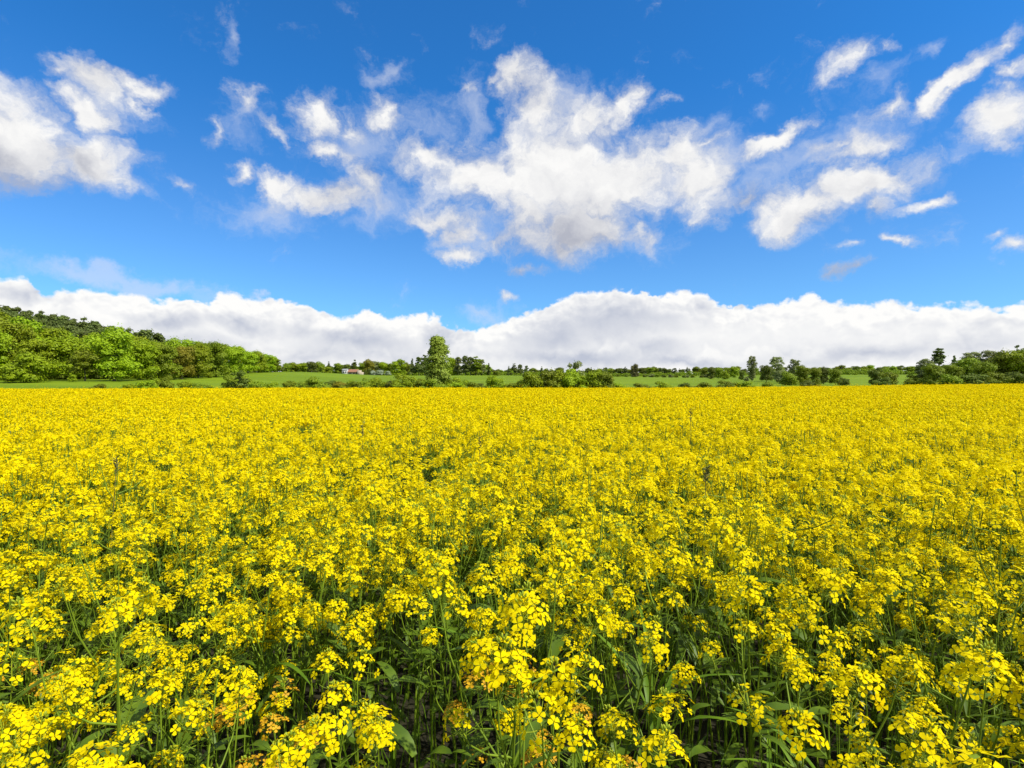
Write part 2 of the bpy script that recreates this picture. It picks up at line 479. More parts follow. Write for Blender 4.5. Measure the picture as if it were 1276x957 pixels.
# added low ochre plants in place of HDR ghosting patches, among the front rows
for j, (px, py, lab) in enumerate([(640, 880, 'added low rapeseed plant with ochre flowers at bottom middle of the field'),
                                   (690, 925, 'added low ochre flowered rapeseed plant right beside the bottom middle gap'),
                                   (375, 885, 'added low rapeseed plant with ochre flowers beside the dark gap on the left'),
                                   (300, 925, 'added ochre rapeseed plant low under the bright lower left blooms'),
                                   (75, 815, 'added low ochre rapeseed plant near the left edge of the field')]):
    zt = 0.86
    yy = (EYE - zt) * FPX / (py - CY); xx = bearing(px) * yy
    grow_plant([2, 5, 9, 12, 5][j], xx, yy, zt + 0.02, 1.3 * j, lab, ochre=True)['group'] = 'added low ochre rapeseed plants'

# the rest of the crop: one mass, finer near and coarser far away
crop = Geo()
pick = rng.integers(0, NARCH, len(rest))
for kk in range(NARCH):
    sel = rest[pick == kk]
    if len(sel) == 0: continue
    base = LOWG[kk].arrays()
    a = rng.uniform(0, 6.28, len(sel)); s = CT[sel] / 1.15
    ca, sa = np.cos(a)[:, None], np.sin(a)[:, None]; w = (0.5 + 0.5 * s)[:, None] * 1.03
    vx = (base[None, :, 0] * ca - base[None, :, 1] * sa) * w + X[sel][:, None]
    vy = (base[None, :, 0] * sa + base[None, :, 1] * ca) * w + Y[sel][:, None]
    vz = base[None, :, 2] * s[:, None] + ground_z(X[sel], Y[sel])[:, None]
    n0 = crop.n; nb = len(base)
    crop.v.append(np.stack([vx, vy, vz], -1).reshape(-1, 3).astype(np.float32))
    for f, m in LOWG[kk].f:
        F = (f[None] + (np.arange(len(sel)) * nb)[:, None, None]).reshape(-1, f.shape[1])
        crop.f.append((F + n0, m))
    crop.n += nb * len(sel)

def far_band(y0, y1, dens, nrac, nq, qs, ngreen):
    X, Y = jgrid(-1.12 * y1 - 12, 1.12 * y1 + 12, y0, y1, dens, rng)
    k = np.abs(X) < 1.10 * Y + 9
    X, Y = X[k], Y[k]
    ok = rng.uniform(size=len(X)) < 0.70 + 0.5 * (vnoise(X / 0.9, Y / 0.9, 9) * 0.5 + 0.5)
    X, Y = X[ok], Y[ok]
    T = crop_top(X, Y) * rng.uniform(0.88, 1.07, len(X)); G0 = ground_z(X, Y)
    n = len(X)
    rx = np.repeat(X, nrac) + rng.normal(0, 0.085, n * nrac); ry = np.repeat(Y, nrac) + rng.normal(0, 0.085, n * nrac)
    rz = np.repeat(G0, nrac) + np.repeat(T, nrac) * (1 - np.abs(rng.normal(0, 0.085, n * nrac)))
    m = len(rx)
    P = np.stack([np.repeat(rx, nq), np.repeat(ry, nq), np.repeat(rz, nq)], 1)
    d = rng.normal(size=P.shape); d /= np.linalg.norm(d, axis=1, keepdims=True)
    P = P + d * np.array([0.028, 0.028, 0.02]) * (1 if nq > 2 else 0.6)
    v, f = leaf_quads(P, d * 0.8 + np.array([0, 0, 0.75]) + rng.normal(0, .25, d.shape), qs * rng.uniform(0.7, 1.25, len(P)), rng, 0.8)
    crop.add(v, f, 3)
    if ngreen:
        gx = np.repeat(X, ngreen) + rng.normal(0, .06, n * ngreen); gy = np.repeat(Y, ngreen) + rng.normal(0, .06, n * ngreen)
        gzz = np.repeat(G0, ngreen) + np.repeat(T, ngreen) * rng.uniform(0.45, 0.88, n * ngreen)
        P = np.stack([gx, gy, gzz], 1)
        v, f = leaf_quads(P, rng.normal(size=P.shape) + np.array([0, 0, .5]), rng.uniform(0.03, 0.075, len(P)), rng, 0.35); crop.add(v, f, 2)
        # thin upright stems
        a = rng.uniform(0, 3.14, n); w = 0.004
        u = np.stack([np.cos(a) * w, np.sin(a) * w, np.zeros(n)], 1); b0 = np.stack([X, Y, G0 + 0.35], 1); b1 = np.stack([X + rng.normal(0, .05, n), Y + rng.normal(0, .05, n), G0 + T * 0.97], 1)
        crop.add(np.stack([b0 - u, b0 + u, b1 + u, b1 - u], 1).reshape(-1, 3), np.arange(n * 4).reshape(-1, 4), 1)

far_band(7.9, 15, 38, 6, 8, 0.0152, 2)
far_band(15, 32, 32, 5, 5, 0.025, 1)
far_band(32, FIELD_END, 24, 4, 2, 0.050, 1)
# stragglers standing above the crop at its far edge
Xs = rng.uniform(-74, 74, 420); Ys = rng.uniform(FIELD_END - 8, FIELD_END + 0.5, 420)
Zs = ground_z(Xs, Ys) + rng.uniform(1.15, 1.42, 420) + rng.exponential(0.06, 420)
v, f = leaf_quads(np.repeat(np.stack([Xs, Ys, Zs], 1), 5, 0) + rng.normal(0, .05, (2100, 3)), rng.normal(0, .5, (2100, 3)) + [0, 0, 1], 0.04, rng); crop.add(v, f, 3)
u = np.array([0.006, 0, 0]); b0 = np.stack([Xs, Ys, Zs - 0.8], 1); b1 = np.stack([Xs, Ys, Zs], 1)
crop.add(np.stack([b0 - u, b0 + u, b1 + u, b1 - u], 1).reshape(-1, 3), np.arange(1680).reshape(-1, 4), 1)
o = link('rapeseed_crop', crop.mesh('rapeseed_crop', [M_PETAL, M_STEM, M_LEAF, M_PETAL_FAR]))
tag(o, 'bright yellow rapeseed crop covering the field to its far edge', 'crop', kind='stuff')

# leafy undergrowth below the flowers
und = Geo()
X, Y = jgrid(-9, 9, 0.1, 8, 150, rng)
k = np.abs(X) < 0.95 * Y + 1.5; X, Y = X[k], Y[k]
zz = ground_z(X, Y) + rng.uniform(0.05, 1, len(X)) ** 0.8 * 0.78
kinds = rng.integers(0, 6, len(X))
for kk in range(6):
    sel = np.where(kinds == kk)[0]; base = LEAF_G[kk].arrays()
    a = rng.uniform(0, 6.28, len(sel)); s = rng.uniform(0.5, 1.3, len(sel))[:, None]
    ca, sa = np.cos(a)[:, None], np.sin(a)[:, None]
    vx = (base[None, :, 0] * ca - base[None, :, 1] * sa) * s + X[sel][:, None]
    vy = (base[None, :, 0] * sa + base[None, :, 1] * ca) * s + Y[sel][:, None]
    vz = base[None, :, 2] * s + zz[sel][:, None]
    f = LEAF_G[kk].f[0][0]
    und.add(np.stack([vx, vy, vz], -1).reshape(-1, 3), (f[None] + (np.arange(len(sel)) * len(base))[:, None, None]).reshape(-1, 4), 0)
# thin grass and side twigs
n = 5200
X = rng.uniform(-6, 6, n * 3); Y = rng.uniform(0.2, 6, n * 3); k = np.abs(X) < 0.95 * Y + 0.8; X, Y = X[k][:n], Y[k][:n]; n = len(X)
h = rng.uniform(0.45, 1.02, n); a = rng.uniform(0, 6.28, n); bx = rng.normal(0, 0.10, n); by = rng.normal(0, 0.10, n)
u = np.stack([np.cos(a), np.sin(a), np.zeros(n)], 1) * rng.uniform(0.0012, 0.0035, n)[:, None]
g0 = np.stack([X, Y, ground_z(X, Y)], 1)
pts = [g0 + np.stack([bx * q ** 2, by * q ** 2, h * q * (1 - 0.15 * q)], 1) for q in (0.25, 0.6, 0.85, 1.0)]
wd = [1, 1, 0.7, 0.12]
V = np.stack(sum([[p - u * w, p + u * w] for p, w in zip(pts, wd)], []), 1)
F = np.array([(0, 1, 3, 2), (2, 3, 5, 4), (4, 5, 7, 6)])
und.add(V.reshape(-1, 3), (F[None] + (np.arange(n) * 8)[:, None, None]).reshape(-1, 4), 1)
tag(link('undergrowth', und.mesh('undergrowth', [M_LEAF, M_GRASS], smooth=True)), 'dark green leaves and thin grass under the yellow flowers', 'undergrowth', kind='stuff')

# rough grass and weeds on the margin beyond the crop
mar = Geo(); n = 26000
X = rng.uniform(-98, 98, n); Y = FIELD_END + 1.0 + rng.exponential(5.0, n)
tall = np.clip(0.75 + 0.45 * vnoise(X / 3.1, Y / 3.1, 41) + 0.3 * vnoise(X / 0.9, Y / 0.9, 42), 0.25, 1.6)
hh = tall * rng.uniform(0.4, 1.0, n); a = rng.uniform(0, 3.14, n); wv = rng.uniform(0.03, 0.09, n)
u = np.stack([np.cos(a) * wv, np.sin(a) * wv, np.zeros(n)], 1); b0 = np.stack([X, Y, ground_z(X, Y) - 0.03], 1)
tip = b0 + np.stack([rng.normal(0, .12, n), rng.normal(0, .12, n), hh], 1); md = b0 * 0.45 + tip * 0.55
mar.add(np.stack([b0 - u * .5, b0 + u * .5, md + u, tip, md - u], 1).reshape(-1, 3), np.arange(n * 5).reshape(-1, 5), 0)
tag(link('margin_grass', mar.mesh('margin_grass', [M_MARGIN])), 'rough green grass and weeds along the far margin of the crop', 'grass', kind='stuff')

# broad-bladed wild grass that stands in the gaps
def grass_tuft(px, py, z, n, lab, seed):
    r = np.random.default_rng(seed)
    y = (EYE - z) * FPX / (py - CY); x = bearing(px) * y
    root = link('grass_tuft', None, loc=(x, y, gz(x, y)))
    for i in range(n):
        gg = Geo(); v, f = leaf_blade(r.uniform(0.26, 0.42), r.uniform(0.007, 0.012), r.uniform(0.4, 1.5), r, 10)
        gg.add(v, f, 0)
        a = r.uniform(0, 6.28)
        link('blade', gg.mesh('blade', [M_GRASS], smooth=True), root, (0.02 * math.cos(a), 0.02 * math.sin(a), z - r.uniform(0.12, 0.4)), (0, r.uniform(-0.4, 0.1), a))
    gg = Geo(); v, f = tube([(0, 0, 0), (0.01, 0, z * .5), (0, 0.01, z * 0.95)], [0.003, 0.0026, 0.001], 5); gg.add(v, f)
    link('stem', gg.mesh('stem', [M_GRASS]), root)
    tag(root, lab, 'grass tuft', 'wild grass tufts between the rapeseed')
grass_tuft(815, 790, 0.92, 8, 'largest broad bladed grass tuft, in the green gap right of the middle', 1)
grass_tuft(960, 900, 0.90, 5, 'upright broad grass blades low at the bottom right of the gap', 2)
grass_tuft(1045, 880, 0.92, 5, 'arching grass blades under the right hand flower heads', 3)
grass_tuft(640, 760, 0.90, 5, 'thin grass tuft in the dark gap at the middle of the field', 4)
grass_tuft(330, 770, 0.90, 5, 'broad grass tuft in the left gap behind bright lower left blooms', 5)

# bare seed stalks rising over the flowers
def seed_stalk(px, py_top, dist, head, lab, seed):
    r = np.random.default_rng(seed)
    y = dist; x = bearing(px) * y; zt = EYE - (py_top - CY) / FPX * y
    g0 = gz(x, y); h = zt - g0
    root = link('seed_stalk', None, loc=(x, y, g0))
    lean = r.normal(0, 0.03)
    gg = Geo(); v, f = tube([(0, 0, 0), (lean * .3, 0, h * .4), (lean, 0.01, h)], [0.005, 0.004, 0.002], 5); gg.add(v, f)
    link('stem', gg.mesh('stem', [M_STALK]), root)
    hg = Geo(); n = 26
    t = r.uniform(0, 1, n); a = r.uniform(0, 6.28, n)
    for q, an in zip(t, a):
        p = np.array([lean * (1 - q * head / h), 0.01, h - q * head])
        e = p + np.array([math.cos(an), math.sin(an), 0.9]) * r.uniform(0.010, 0.026)
        v, f = tube([p, (p + e) / 2, e], [0.001, 0.0035, 0.0008], 4); hg.add(v, f)
    link('seed_head', hg.mesh('seed_head', [M_STALK]), root)
    tag(root, lab, 'seed stalk', 'dark seed stalks standing in the crop')
seed_stalk(860, 509, 6.4, 0.16, 'short dark seed stalk standing out in the upper right crop', 1)
seed_stalk(597, 545, 4.6, 0.10, 'thin dark stalk in the middle of the crop', 2)
seed_stalk(131, 572, 3.3, 0.08, 'thin dark stalk near the left edge of the crop', 3)
seed_stalk(873, 585, 2.9, 0.07, 'bare stalk below the short dark seed stalk', 6)
seed_stalk(455, 530, 5.8, 0.10, 'far thin seed stalk left of the middle', 10)

# ------------------------------------------------------------------ trees
def shell(c, r, n, rng, low=-0.45):
    d = rng.normal(size=(n * 2, 3)); d /= np.linalg.norm(d, axis=1, keepdims=True)
    d = d[d[:, 2] > low][:n]
    r = np.asarray(r, float)
    P = np.asarray(c) + d * r * (rng.uniform(0.55, 1.08, len(d)) ** 0.6)[:, None]
    return P, d

def make_crown(kind, seed, leaf, nleaf):
    """crown of a tree one metre tall (scaled where it stands)"""
    rng = np.random.default_rng(seed)
    lumps = []
    def ell(n, c, rad, lr, hollow=0.45):
        for i in range(n):
            d = rng.normal(size=3); d /= np.linalg.norm(d)
            q = rng.uniform(hollow, 1.0)
            p = np.array(c) + d * np.array(rad) * q
            s = rng.uniform(*lr)
            lumps.append((p, np.array([s, s, s * 0.78])))
    low = -0.45
    if kind == 'broad':
        ell(30, (0, 0, 0.60), (0.30, 0.30, 0.27), (0.08, 0.15)); ell(14, (0, 0, 0.34), (0.31, 0.31, 0.18), (0.07, 0.12))
    elif kind == 'wood':      # edge-of-wood tree, leafy to the ground
        ell(34, (0, 0, 0.62), (0.30, 0.30, 0.27), (0.07, 0.15)); ell(26, (0, 0, 0.22), (0.34, 0.34, 0.20), (0.07, 0.12))
    elif kind == 'pine':
        for i in range(40):
            z = rng.uniform(0.16, 0.96); w = 0.25 * (1 - z) ** 0.6 + 0.025; a = rng.uniform(0, 6.28); q = rng.uniform(0.2, 1) * w
            s = rng.uniform(0.05, 0.11) * (1.15 - 0.6 * z)
            lumps.append((np.array([math.cos(a) * q, math.sin(a) * q, z]), np.array([s, s, s * 0.85])))
    elif kind == 'spruce':
        for i in range(34):
            z = rng.uniform(0.10, 0.98); w = 0.22 * (1 - z) + 0.012; a = rng.uniform(0, 6.28); q = rng.uniform(0.2, 1) * w
            s = 0.085 * (1.05 - z) + 0.018
            lumps.append((np.array([math.cos(a) * q, math.sin(a) * q, z]), np.array([s, s, s * 0.6])))
    elif kind == 'tall':      # tall birch-like column, widest below the middle
        for i in range(135):
            z = 0.04 + 0.93 * (i + rng.uniform()) / 135
            w = 0.185 * math.sqrt(max(0.03, 1 - ((z - 0.40) / 0.60) ** 2)) * (1.12 - 0.30 * z)
            a = rng.uniform(0, 6.28); q = math.sqrt(rng.uniform(0.03, 1)) * w
            s = rng.uniform(0.035, 0.07)
            lumps.append((np.array([math.cos(a) * q, math.sin(a) * q, z]), np.array([s, s, s * 0.9])))
    elif kind == 'airy':      # open crown on a visible trunk
        for i in range(76):
            z = 0.30 + 0.66 * (i + rng.uniform()) / 76; w = 0.21 * math.sqrt(max(0.03, 1 - ((z - 0.62) / 0.37) ** 2)); a = rng.uniform(0, 6.28); q = math.sqrt(rng.uniform(0.05, 1)) * w
            s = rng.uniform(0.035, 0.07)
            lumps.append((np.array([math.cos(a) * q, math.sin(a) * q, z]), np.array([s, s, s * 0.9])))
        ell(14, (0, 0, 0.2), (0.18, 0.18, 0.15), (0.05, 0.09))
    elif kind == 'bush':
        ell(22, (0, 0, 0.45), (0.42, 0.42, 0.36), (0.11, 0.2)); ell(12, (0, 0, 0.2), (0.46, 0.46, 0.15), (0.1, 0.16))
    elif kind == 'scraggy':
        ell(18, (0, 0, 0.5), (0.30, 0.30, 0.42), (0.07, 0.15))
    vol = np.array([l[1][0] ** 2 for l in lumps]); cnt = np.maximum(6, (nleaf * vol / vol.sum()).astype(int))
    g = Geo()
    for (c, r), n in zip(lumps, cnt):
        P, d = shell(c, r, int(n), rng, low)
        P[:, 2] = np.maximum(P[:, 2], 0.01)
        v, f = leaf_quads(P, d + rng.normal(0, 0.34, d.shape) + np.array([0, 0, 0.35]), leaf * rng.uniform(0.55, 1.3, len(P)), rng, 0.72)
        g.add(v, f)
    if kind == 'tall':
        n = 5200; z = rng.uniform(0.04, 0.985, n)
        w = 0.20 * np.sqrt(np.maximum(0.01, 1 - ((z - 0.40) / 0.60) ** 2)) * (1.14 - 0.34 * z)
        a = rng.uniform(0, 6.28, n); q = np.sqrt(rng.uniform(0.2, 1, n)) * w * (1 + 0.16 * np.sin(a * 3 + z * 23) + 0.12 * np.sin(z * 51))
        P = np.stack([np.cos(a) * q, np.sin(a) * q, z], 1); d = np.stack([np.cos(a), np.sin(a), np.full(n, 0.5)], 1)
        v, f = leaf_quads(P, d + rng.normal(0, 0.4, d.shape), leaf * rng.uniform(0.6, 1.2, n), rng, 0.72); g.add(v, f)
    # loose sprays that break the outline
    n = nleaf // 3; pick = rng.integers(0, len(lumps), n)
    c = np.array([lumps[i][0] for i in pick]); r = np.array([lumps[i][1] for i in pick])
    d = rng.normal(size=(n, 3)); d /= np.linalg.norm(d, axis=1, keepdims=True)
    P = c + d * r * rng.uniform(0.8, 1.7, n)[:, None]; P[:, 2] = np.maximum(P[:, 2], 0.01)
    v, f = leaf_quads(P, d + rng.normal(0, .6, d.shape), leaf * rng.uniform(0.45, 0.95, n), rng, 0.7); g.add(v, f)
    return g, lumps

def make_trunk(lumps, top, rad, seed, nl=7):
    rng = np.random.default_rng(seed)
    g = Geo()
    zs = np.linspace(-0.02, top, 7)
    pts = np.stack([0.012 * np.sin(zs * 6 + seed), 0.012 * np.cos(zs * 5 + seed) - 0.012, zs], 1)
    v, f = tube(pts, np.linspace(rad, rad * 0.3, 7) * np.array([1.35] + [1] * 6), 7); g.add(v, f)
    for i in rng.permutation(len(lumps))[:nl]:
        c = lumps[i][0]
        z0 = min(top * 0.95, max(0.08, c[2] - 0.18 * rng.uniform(0.6, 1.2)))
        p0 = np.array([np.interp(z0, zs, pts[:, 0]), np.interp(z0, zs, pts[:, 1]), z0])
        mid = p0 * 0.5 + c * 0.5 + np.array([0, 0, -0.02])
        v, f = tube([p0, mid, c], [rad * 0.42, rad * 0.28, rad * 0.1], 5); g.add(v, f)
    return g

SPEC = dict(broad=(0.022, 5200, 0.72, 0.017), wood=(0.0205, 8200, 0.7, 0.018), pine=(0.026, 3200, 0.95, 0.014), spruce=(0.024, 3000, 0.95, 0.013),
            tall=(0.0155, 11500, 0.93, 0.012), airy=(0.0165, 5600, 0.85, 0.013), bush=(0.034, 4200, 0.45, 0.02), scraggy=(0.036, 1500, 0.8, 0.016))
LIB = {}
def tree_meshes(kind, var):
    if (kind, var) not in LIB:
        leaf, n, top, rad = SPEC[kind]
        g, lumps = make_crown(kind, hash_kind(kind) + var * 17, leaf, n)
        t = make_trunk(lumps, top, rad, var + 3)
        LIB[(kind, var)] = (g.mesh('crown', [M_MID]), t.mesh('trunk', [M_BARK], smooth=True))
    return LIB[(kind, var)]
def hash_kind(k):
    return sum(ord(c) * (i + 3) for i, c in enumerate(k))

TREE_RNG = np.random.default_rng(77)
def plant_tree(name, cat, label, kind, var, px, y, top_py, mat, wide=1.0, group=None, sink=0.0, bark=None):
    """tree on the ground at distance y along bearing px, tall enough to reach the height seen at top_py"""
    x = bearing(px) * y; g0 = gz(x, y) - sink
    h = EYE + (CY - top_py) / FPX * y - g0
    if kind == 'bush': h *= 1.14
    h = max(h, 0.8)
    cm, tm = tree_meshes(kind, var)
    root = link(name, None, loc=(x, y, g0), rot=(0, 0, TREE_RNG.uniform(0, 6.28)), sc=(h * wide, h * wide * TREE_RNG.uniform(0.92, 1.08), h))
    c = link('crown', cm, root); t = link('trunk', tm, root)
    c.material_slots[0].link = 'OBJECT'; c.material_slots[0].material = mat
    if bark:
        t.material_slots[0].link = 'OBJECT'; t.material_slots[0].material = bark
    tag(root, label, cat, group)
    return root

BL = 'broadleaf_tree'
WOOD = 'trees along the edge of the left wood'
# (px, distance, top_py, kind, variant, material, width, label)
front = [
 (-22, 138, 398, 'wood', 0, M_SPRING, 1.15, 'green broadleaf tree cut by the left edge, at the front of the wood'),
 (12, 150, 396, 'wood', 1, M_SPRING, 1.0, 'tall bright broadleaf tree at the left end of the wood'),
 (38, 128, 440, 'bush', 1, M_SPRING, 1.25, 'low bright rounded bush at the foot of the left wood'),
 (48, 142, 418, 'wood', 2, M_SPRING, 1.15, 'broad green tree behind the low bright bush of the left wood'),
 (84, 146, 414, 'wood', 3, M_SPRING, 1.1, 'bright green tree left of the biggest dome shaped tree'),
 (106, 136, 432, 'broad', 2, M_MID, 1.1, 'darker low tree left of the biggest dome shaped tree'),
 (142, 140, 406, 'wood', 0, M_SPRING, 1.12, 'biggest dome shaped bright green tree of the left wood'),
 (176, 150, 420, 'wood', 1, M_SPRING, 0.95, 'green tree touching the right side of the dome shaped tree'),
 (205, 156, 424, 'wood', 2, M_MID, 1.05, 'mid green tree with dark foot left of the bronze tinted tree'),
 (227, 164, 426, 'wood', 3, M_BRONZE, 0.95, 'bronze tinted yellowish tree in the front of the left wood'),
 (246, 172, 425, 'wood', 0, M_SPRING, 0.95, 'bright green tree just right of the bronze tinted tree'),
 (268, 182, 424, 'wood', 1, M_MID, 1.05, 'darker green tree in the middle of the right half of the wood'),
 (289, 198, 427, 'wood', 2, M_SPRING, 1.1, 'bright green tree with rounded top right of the darker one'),
 (309, 214, 434, 'wood', 3, M_SPRING, 1.1, 'green tree fourth from the right end of the wood'),
 (322, 226, 437, 'wood', 0, M_SPRING, 1.1, 'green tree third from the right end of the wood'),
 (334, 238, 440, 'wood', 1, M_SPRING, 1.15, 'green tree second from the right end of the wood'),
 (343, 250, 445, 'wood', 2, M_MID, 1.15, 'last green tree at the right end of the left wood'),
]
for px, y, tp, kd, va, mt, w, lab in front:
    nm, ct = ('bush', 'bush') if kd == 'bush' else (BL, 'tree')
    plant_tree(nm, ct, lab, kd, va, px, y, tp, mt, w, WOOD)
# bushes at the foot of the wood
for i, (px, y, tp, mt, lab) in enumerate([(90, 130, 466, M_SPRING, 'small bright bush at the foot of the dome shaped tree'),
        (12, 130, 462, M_MID, 'dark bush at the left foot of the wood'),
        (262, 176, 463, M_MID, 'dark bush below the darker tree of the wood'),
        (283, 188, 459, M_SPRING, 'light bush under the right half of the wood'),
        (305, 205, 461, M_SPRING, 'small bush in shade under the right end of the wood'),
        (186, 150, 466, M_MID, 'low bush in the dark foot of the wood left of bronze tree')]):
    plant_tree('bush', 'bush', lab, 'bush', i % 3, px, y, tp, mt, 0.9, 'bushes at the foot of the left wood')
for px in np.arange(-20, 350, 8.5):
    yy = np.interp(px, [0, 140, 230, 350], [150, 152, 172, 258]) + 6
    plant_tree('bush', 'bush', 'dark undergrowth bush in the shade between the trunks at the wood edge', 'bush', int(px) % 3, px + TREE_RNG.uniform(-2, 2), yy,
               CY - FPX * (gz(bearing(px) * yy, yy) + TREE_RNG.uniform(3.0, 4.6) - EYE) / yy, [M_DARK, M_DARK, M_MID][int(px) % 3], 1.3, 'undergrowth bushes at the edge of the left wood')
for j, px in enumerate((-58, -92, -128, -166, -206, -248, -292)):
    plant_tree(BL, 'tree', 'broadleaf tree of the wood continuing beyond the left edge of the view', 'wood', j % 4, px, 138 + 6 * (j % 2), 397 - j, [M_SPRING, M_MID, M_SPRING][j % 3], 1.2, 'trees of the wood past the left edge')
    plant_tree(BL, 'tree', 'broadleaf tree of the wood continuing beyond the left edge of the view', 'wood', (j + 1) % 4, px - 17, 168 + 8 * (j % 2), 385 - j, M_SPRING, 1.2, 'trees of the wood past the left edge')
# second rows of broadleaf trees on the slope, then pines up the hill
SLOPE = 'broadleaf trees on the slope behind the wood edge'
k = 0
for (px, y, tp, mt) in [(-8, 176, 386, M_SPRING), (24, 172, 392, M_SPRING), (-30, 190, 384, M_SPRING), (56, 178, 401, M_SPRING), (78, 182, 411, M_SPRING),
                        (112, 176, 412, M_SPRING), (160, 184, 413, M_SPRING), (190, 190, 419, M_SPRING), (216, 196, 420, M_SPRING), (238, 204, 421, M_SPRING), (258, 214, 422, M_MID),
                        (278, 226, 425, M_SPRING), (300, 240, 431, M_SPRING), (317, 254, 436, M_SPRING)]:
    plant_tree(BL, 'tree', 'bright broadleaf tree of the second row, partly hidden behind the wood edge', 'wood', k % 4, px, y, tp, mt, 1.05, SLOPE); k += 1
def ridge_top(px):
    return np.interp(px, [-40, 0, 25, 60, 100, 120, 150, 175, 200, 225, 250], [375, 379, 384, 389, 396, 401, 407, 413, 419, 424, 430])
PINES = 'dark pines on the wooded ridge'
for row, (y0, dt) in enumerate([(215, 14), (238, 8), (262, 3), (288, 0)]):
    for j, px in enumerate(np.arange(-36, 215 - row * 2, 13)):
        p = px + TREE_RNG.uniform(-4, 4) + row * 3
        plant_tree('pine_tree', 'tree', 'dark green pine on the ridge rising behind the left wood', 'pine', (j + row) % 4, p, y0 + TREE_RNG.uniform(-8, 8) + 10 * p / 200,
                   ridge_top(p) + dt + TREE_RNG.uniform(-3, 3), M_PINE, TREE_RNG.uniform(1.0, 1.35), PINES)
for j, px in enumerate(range(-62, -300, -17)):
    plant_tree('pine_tree', 'tree', 'pine of the ridge continuing beyond the left edge of the view', 'pine', j % 4, px, 205 + 14 * (j % 3), 374 - j * 0.6, M_PINE, 1.3, 'pines of the ridge past the left edge')
plant_tree('pine_tree', 'tree', 'pine crown rising alone above the middle of the left wood', 'pine', 1, 161, 250, 408, M_PINE, 1.1, 'pines peeping over the left wood')
plant_tree('pine_tree', 'tree', 'broad dark pine showing right of the dome shaped tree', 'pine', 2, 181, 250, 409, M_PINE, 1.5, 'pines peeping over the left wood')
plant_tree('pine_tree', 'tree', 'low pine top right of the broad dark pine', 'pine', 3, 196, 255, 414, M_PINE, 1.3, 'pines peeping over the left wood')

# ---- trees beyond the meadow, left of the tall tree
mid = [
 (357, 300, 452, 'wood', 0, M_MID, 1.2, 'low green tree at the left end of the far tree row'),
 (366, 330, 450.5, 'wood', 1, M_SPRING, 1.3, 'light green tree second in the far row'),
 (377, 330, 450, 'wood', 2, M_SPRING, 1.3, 'light green rounded tree third in the far row'),
 (389, 318, 448.5, 'wood', 3, M_DARK, 1.1, 'dark round tree standing out in the far row'),
 (398, 335, 450, 'wood', 0, M_MID, 1.2, 'mid green tree right of the dark round tree'),
 (407, 320, 456, 'bush', 0, M_SPRING, 1.1, 'bright bush left of the white walled house'),
 (410, 350, 449.5, 'spruce', 0, M_PINE, 1.0, 'pointed dark spruce left of the house'),
 (422, 350, 451.5, 'wood', 1, M_MID, 1.2, 'green tree above the white end of the house'),
 (431, 345, 452, 'wood', 2, M_DARK, 0.9, 'small dark tree just behind the house'),
 (442, 348, 448, 'spruce', 1, M_DARK, 1.4, 'broad dark conifer behind the brown roof'),
 (452, 352, 450, 'wood', 3, M_MID, 1.0, 'mid green tree at the right end of the house roof'),
 (460, 345, 447, 'wood', 0, M_BRONZE, 1.0, 'yellowish tree right of the house'),
 (468, 350, 449, 'wood', 1, M_PALE, 1.1, 'pale green tree right of the yellowish tree'),
 (476, 350, 449, 'wood', 2, M_SPRING, 1.1, 'bright tree between the pale tree and the round tree'),
 (459, 325, 459, 'bush', 2, M_DARK, 1.0, 'dark shrub at the right end of the house'),
 (485, 352, 451, 'wood', 3, M_MID, 1.1, 'mid green tree left of the round dome tree'),
 (497, 335, 446.5, 'wood', 1, M_SPRING, 1.2, 'round dome shaped green tree left of the dark pines'),
 (506, 350, 451, 'wood', 0, M_MID, 1.0, 'low green tree between dome tree and dark pines'),
 (514, 325, 446, 'spruce', 2, M_PINE, 1.0, 'dark conifer at the left end of the pine clump'),
 (522, 325, 444, 'pine', 0, M_PINE, 1.2, 'dark pine second in the pine clump'),
 (529, 330, 441.5, 'pine', 1, M_PINE, 1.1, 'dark pine just left of the tall tree'),
 (563, 325, 442.5, 'wood', 2, M_SPRING, 0.75, 'bright green tree touching the right of the tall tree'),
 (571, 325, 444, 'pine', 2, M_PALE, 1.2, 'pale pine right of the bright green tree'),
 (580, 320, 442.5, 'pine', 3, M_PINE, 1.2, 'highest dark pine right of the tall tree'),
 (586, 322, 444, 'pine', 2, M_PINE, 1.2, 'dark pine between the highest pine and pale one'),
 (593, 322, 443.5, 'pine', 1, M_MID, 1.5, 'mid green pine near the right end of the pine clump'),
 (600, 325, 447, 'pine', 0, M_PALE, 1.3, 'pale green pine at the right end of the pine clump'),
 (609, 330, 452, 'spruce', 3, M_PINE, 1.0, 'small pointed conifer standing right of the pine clump'),
 (634, 330, 455.5, 'spruce', 0, M_PINE, 1.1, 'dark conifer left end of the small conifer group'),
 (641, 330, 452.5, 'pine', 1, M_PINE, 1.2, 'tallest dark pine of the small conifer group'),
 (648, 330, 453.5, 'pine', 2, M_PINE, 1.2, 'dark pine in the middle of the small conifer group'),
 (656, 332, 455, 'pine', 3, M_PINE, 1.1, 'dark pine at the right end of the small conifer group'),
 (675, 360, 456.5, 'spruce', 1, M_PINE, 1.3, 'single dark conifer behind the wide bush'),
 (697, 380, 456.5, 'wood', 2, M_DARK, 1.3, 'dark green tree peeping over the wide bush'),
 (618, 330, 460, 'bush', 1, M_MID, 1.2, 'low bush right of the small pointed conifer'),
 (620, 300, 462, 'wood', 3, M_MID, 0.9, 'light green low tree right of pine clump'),
]
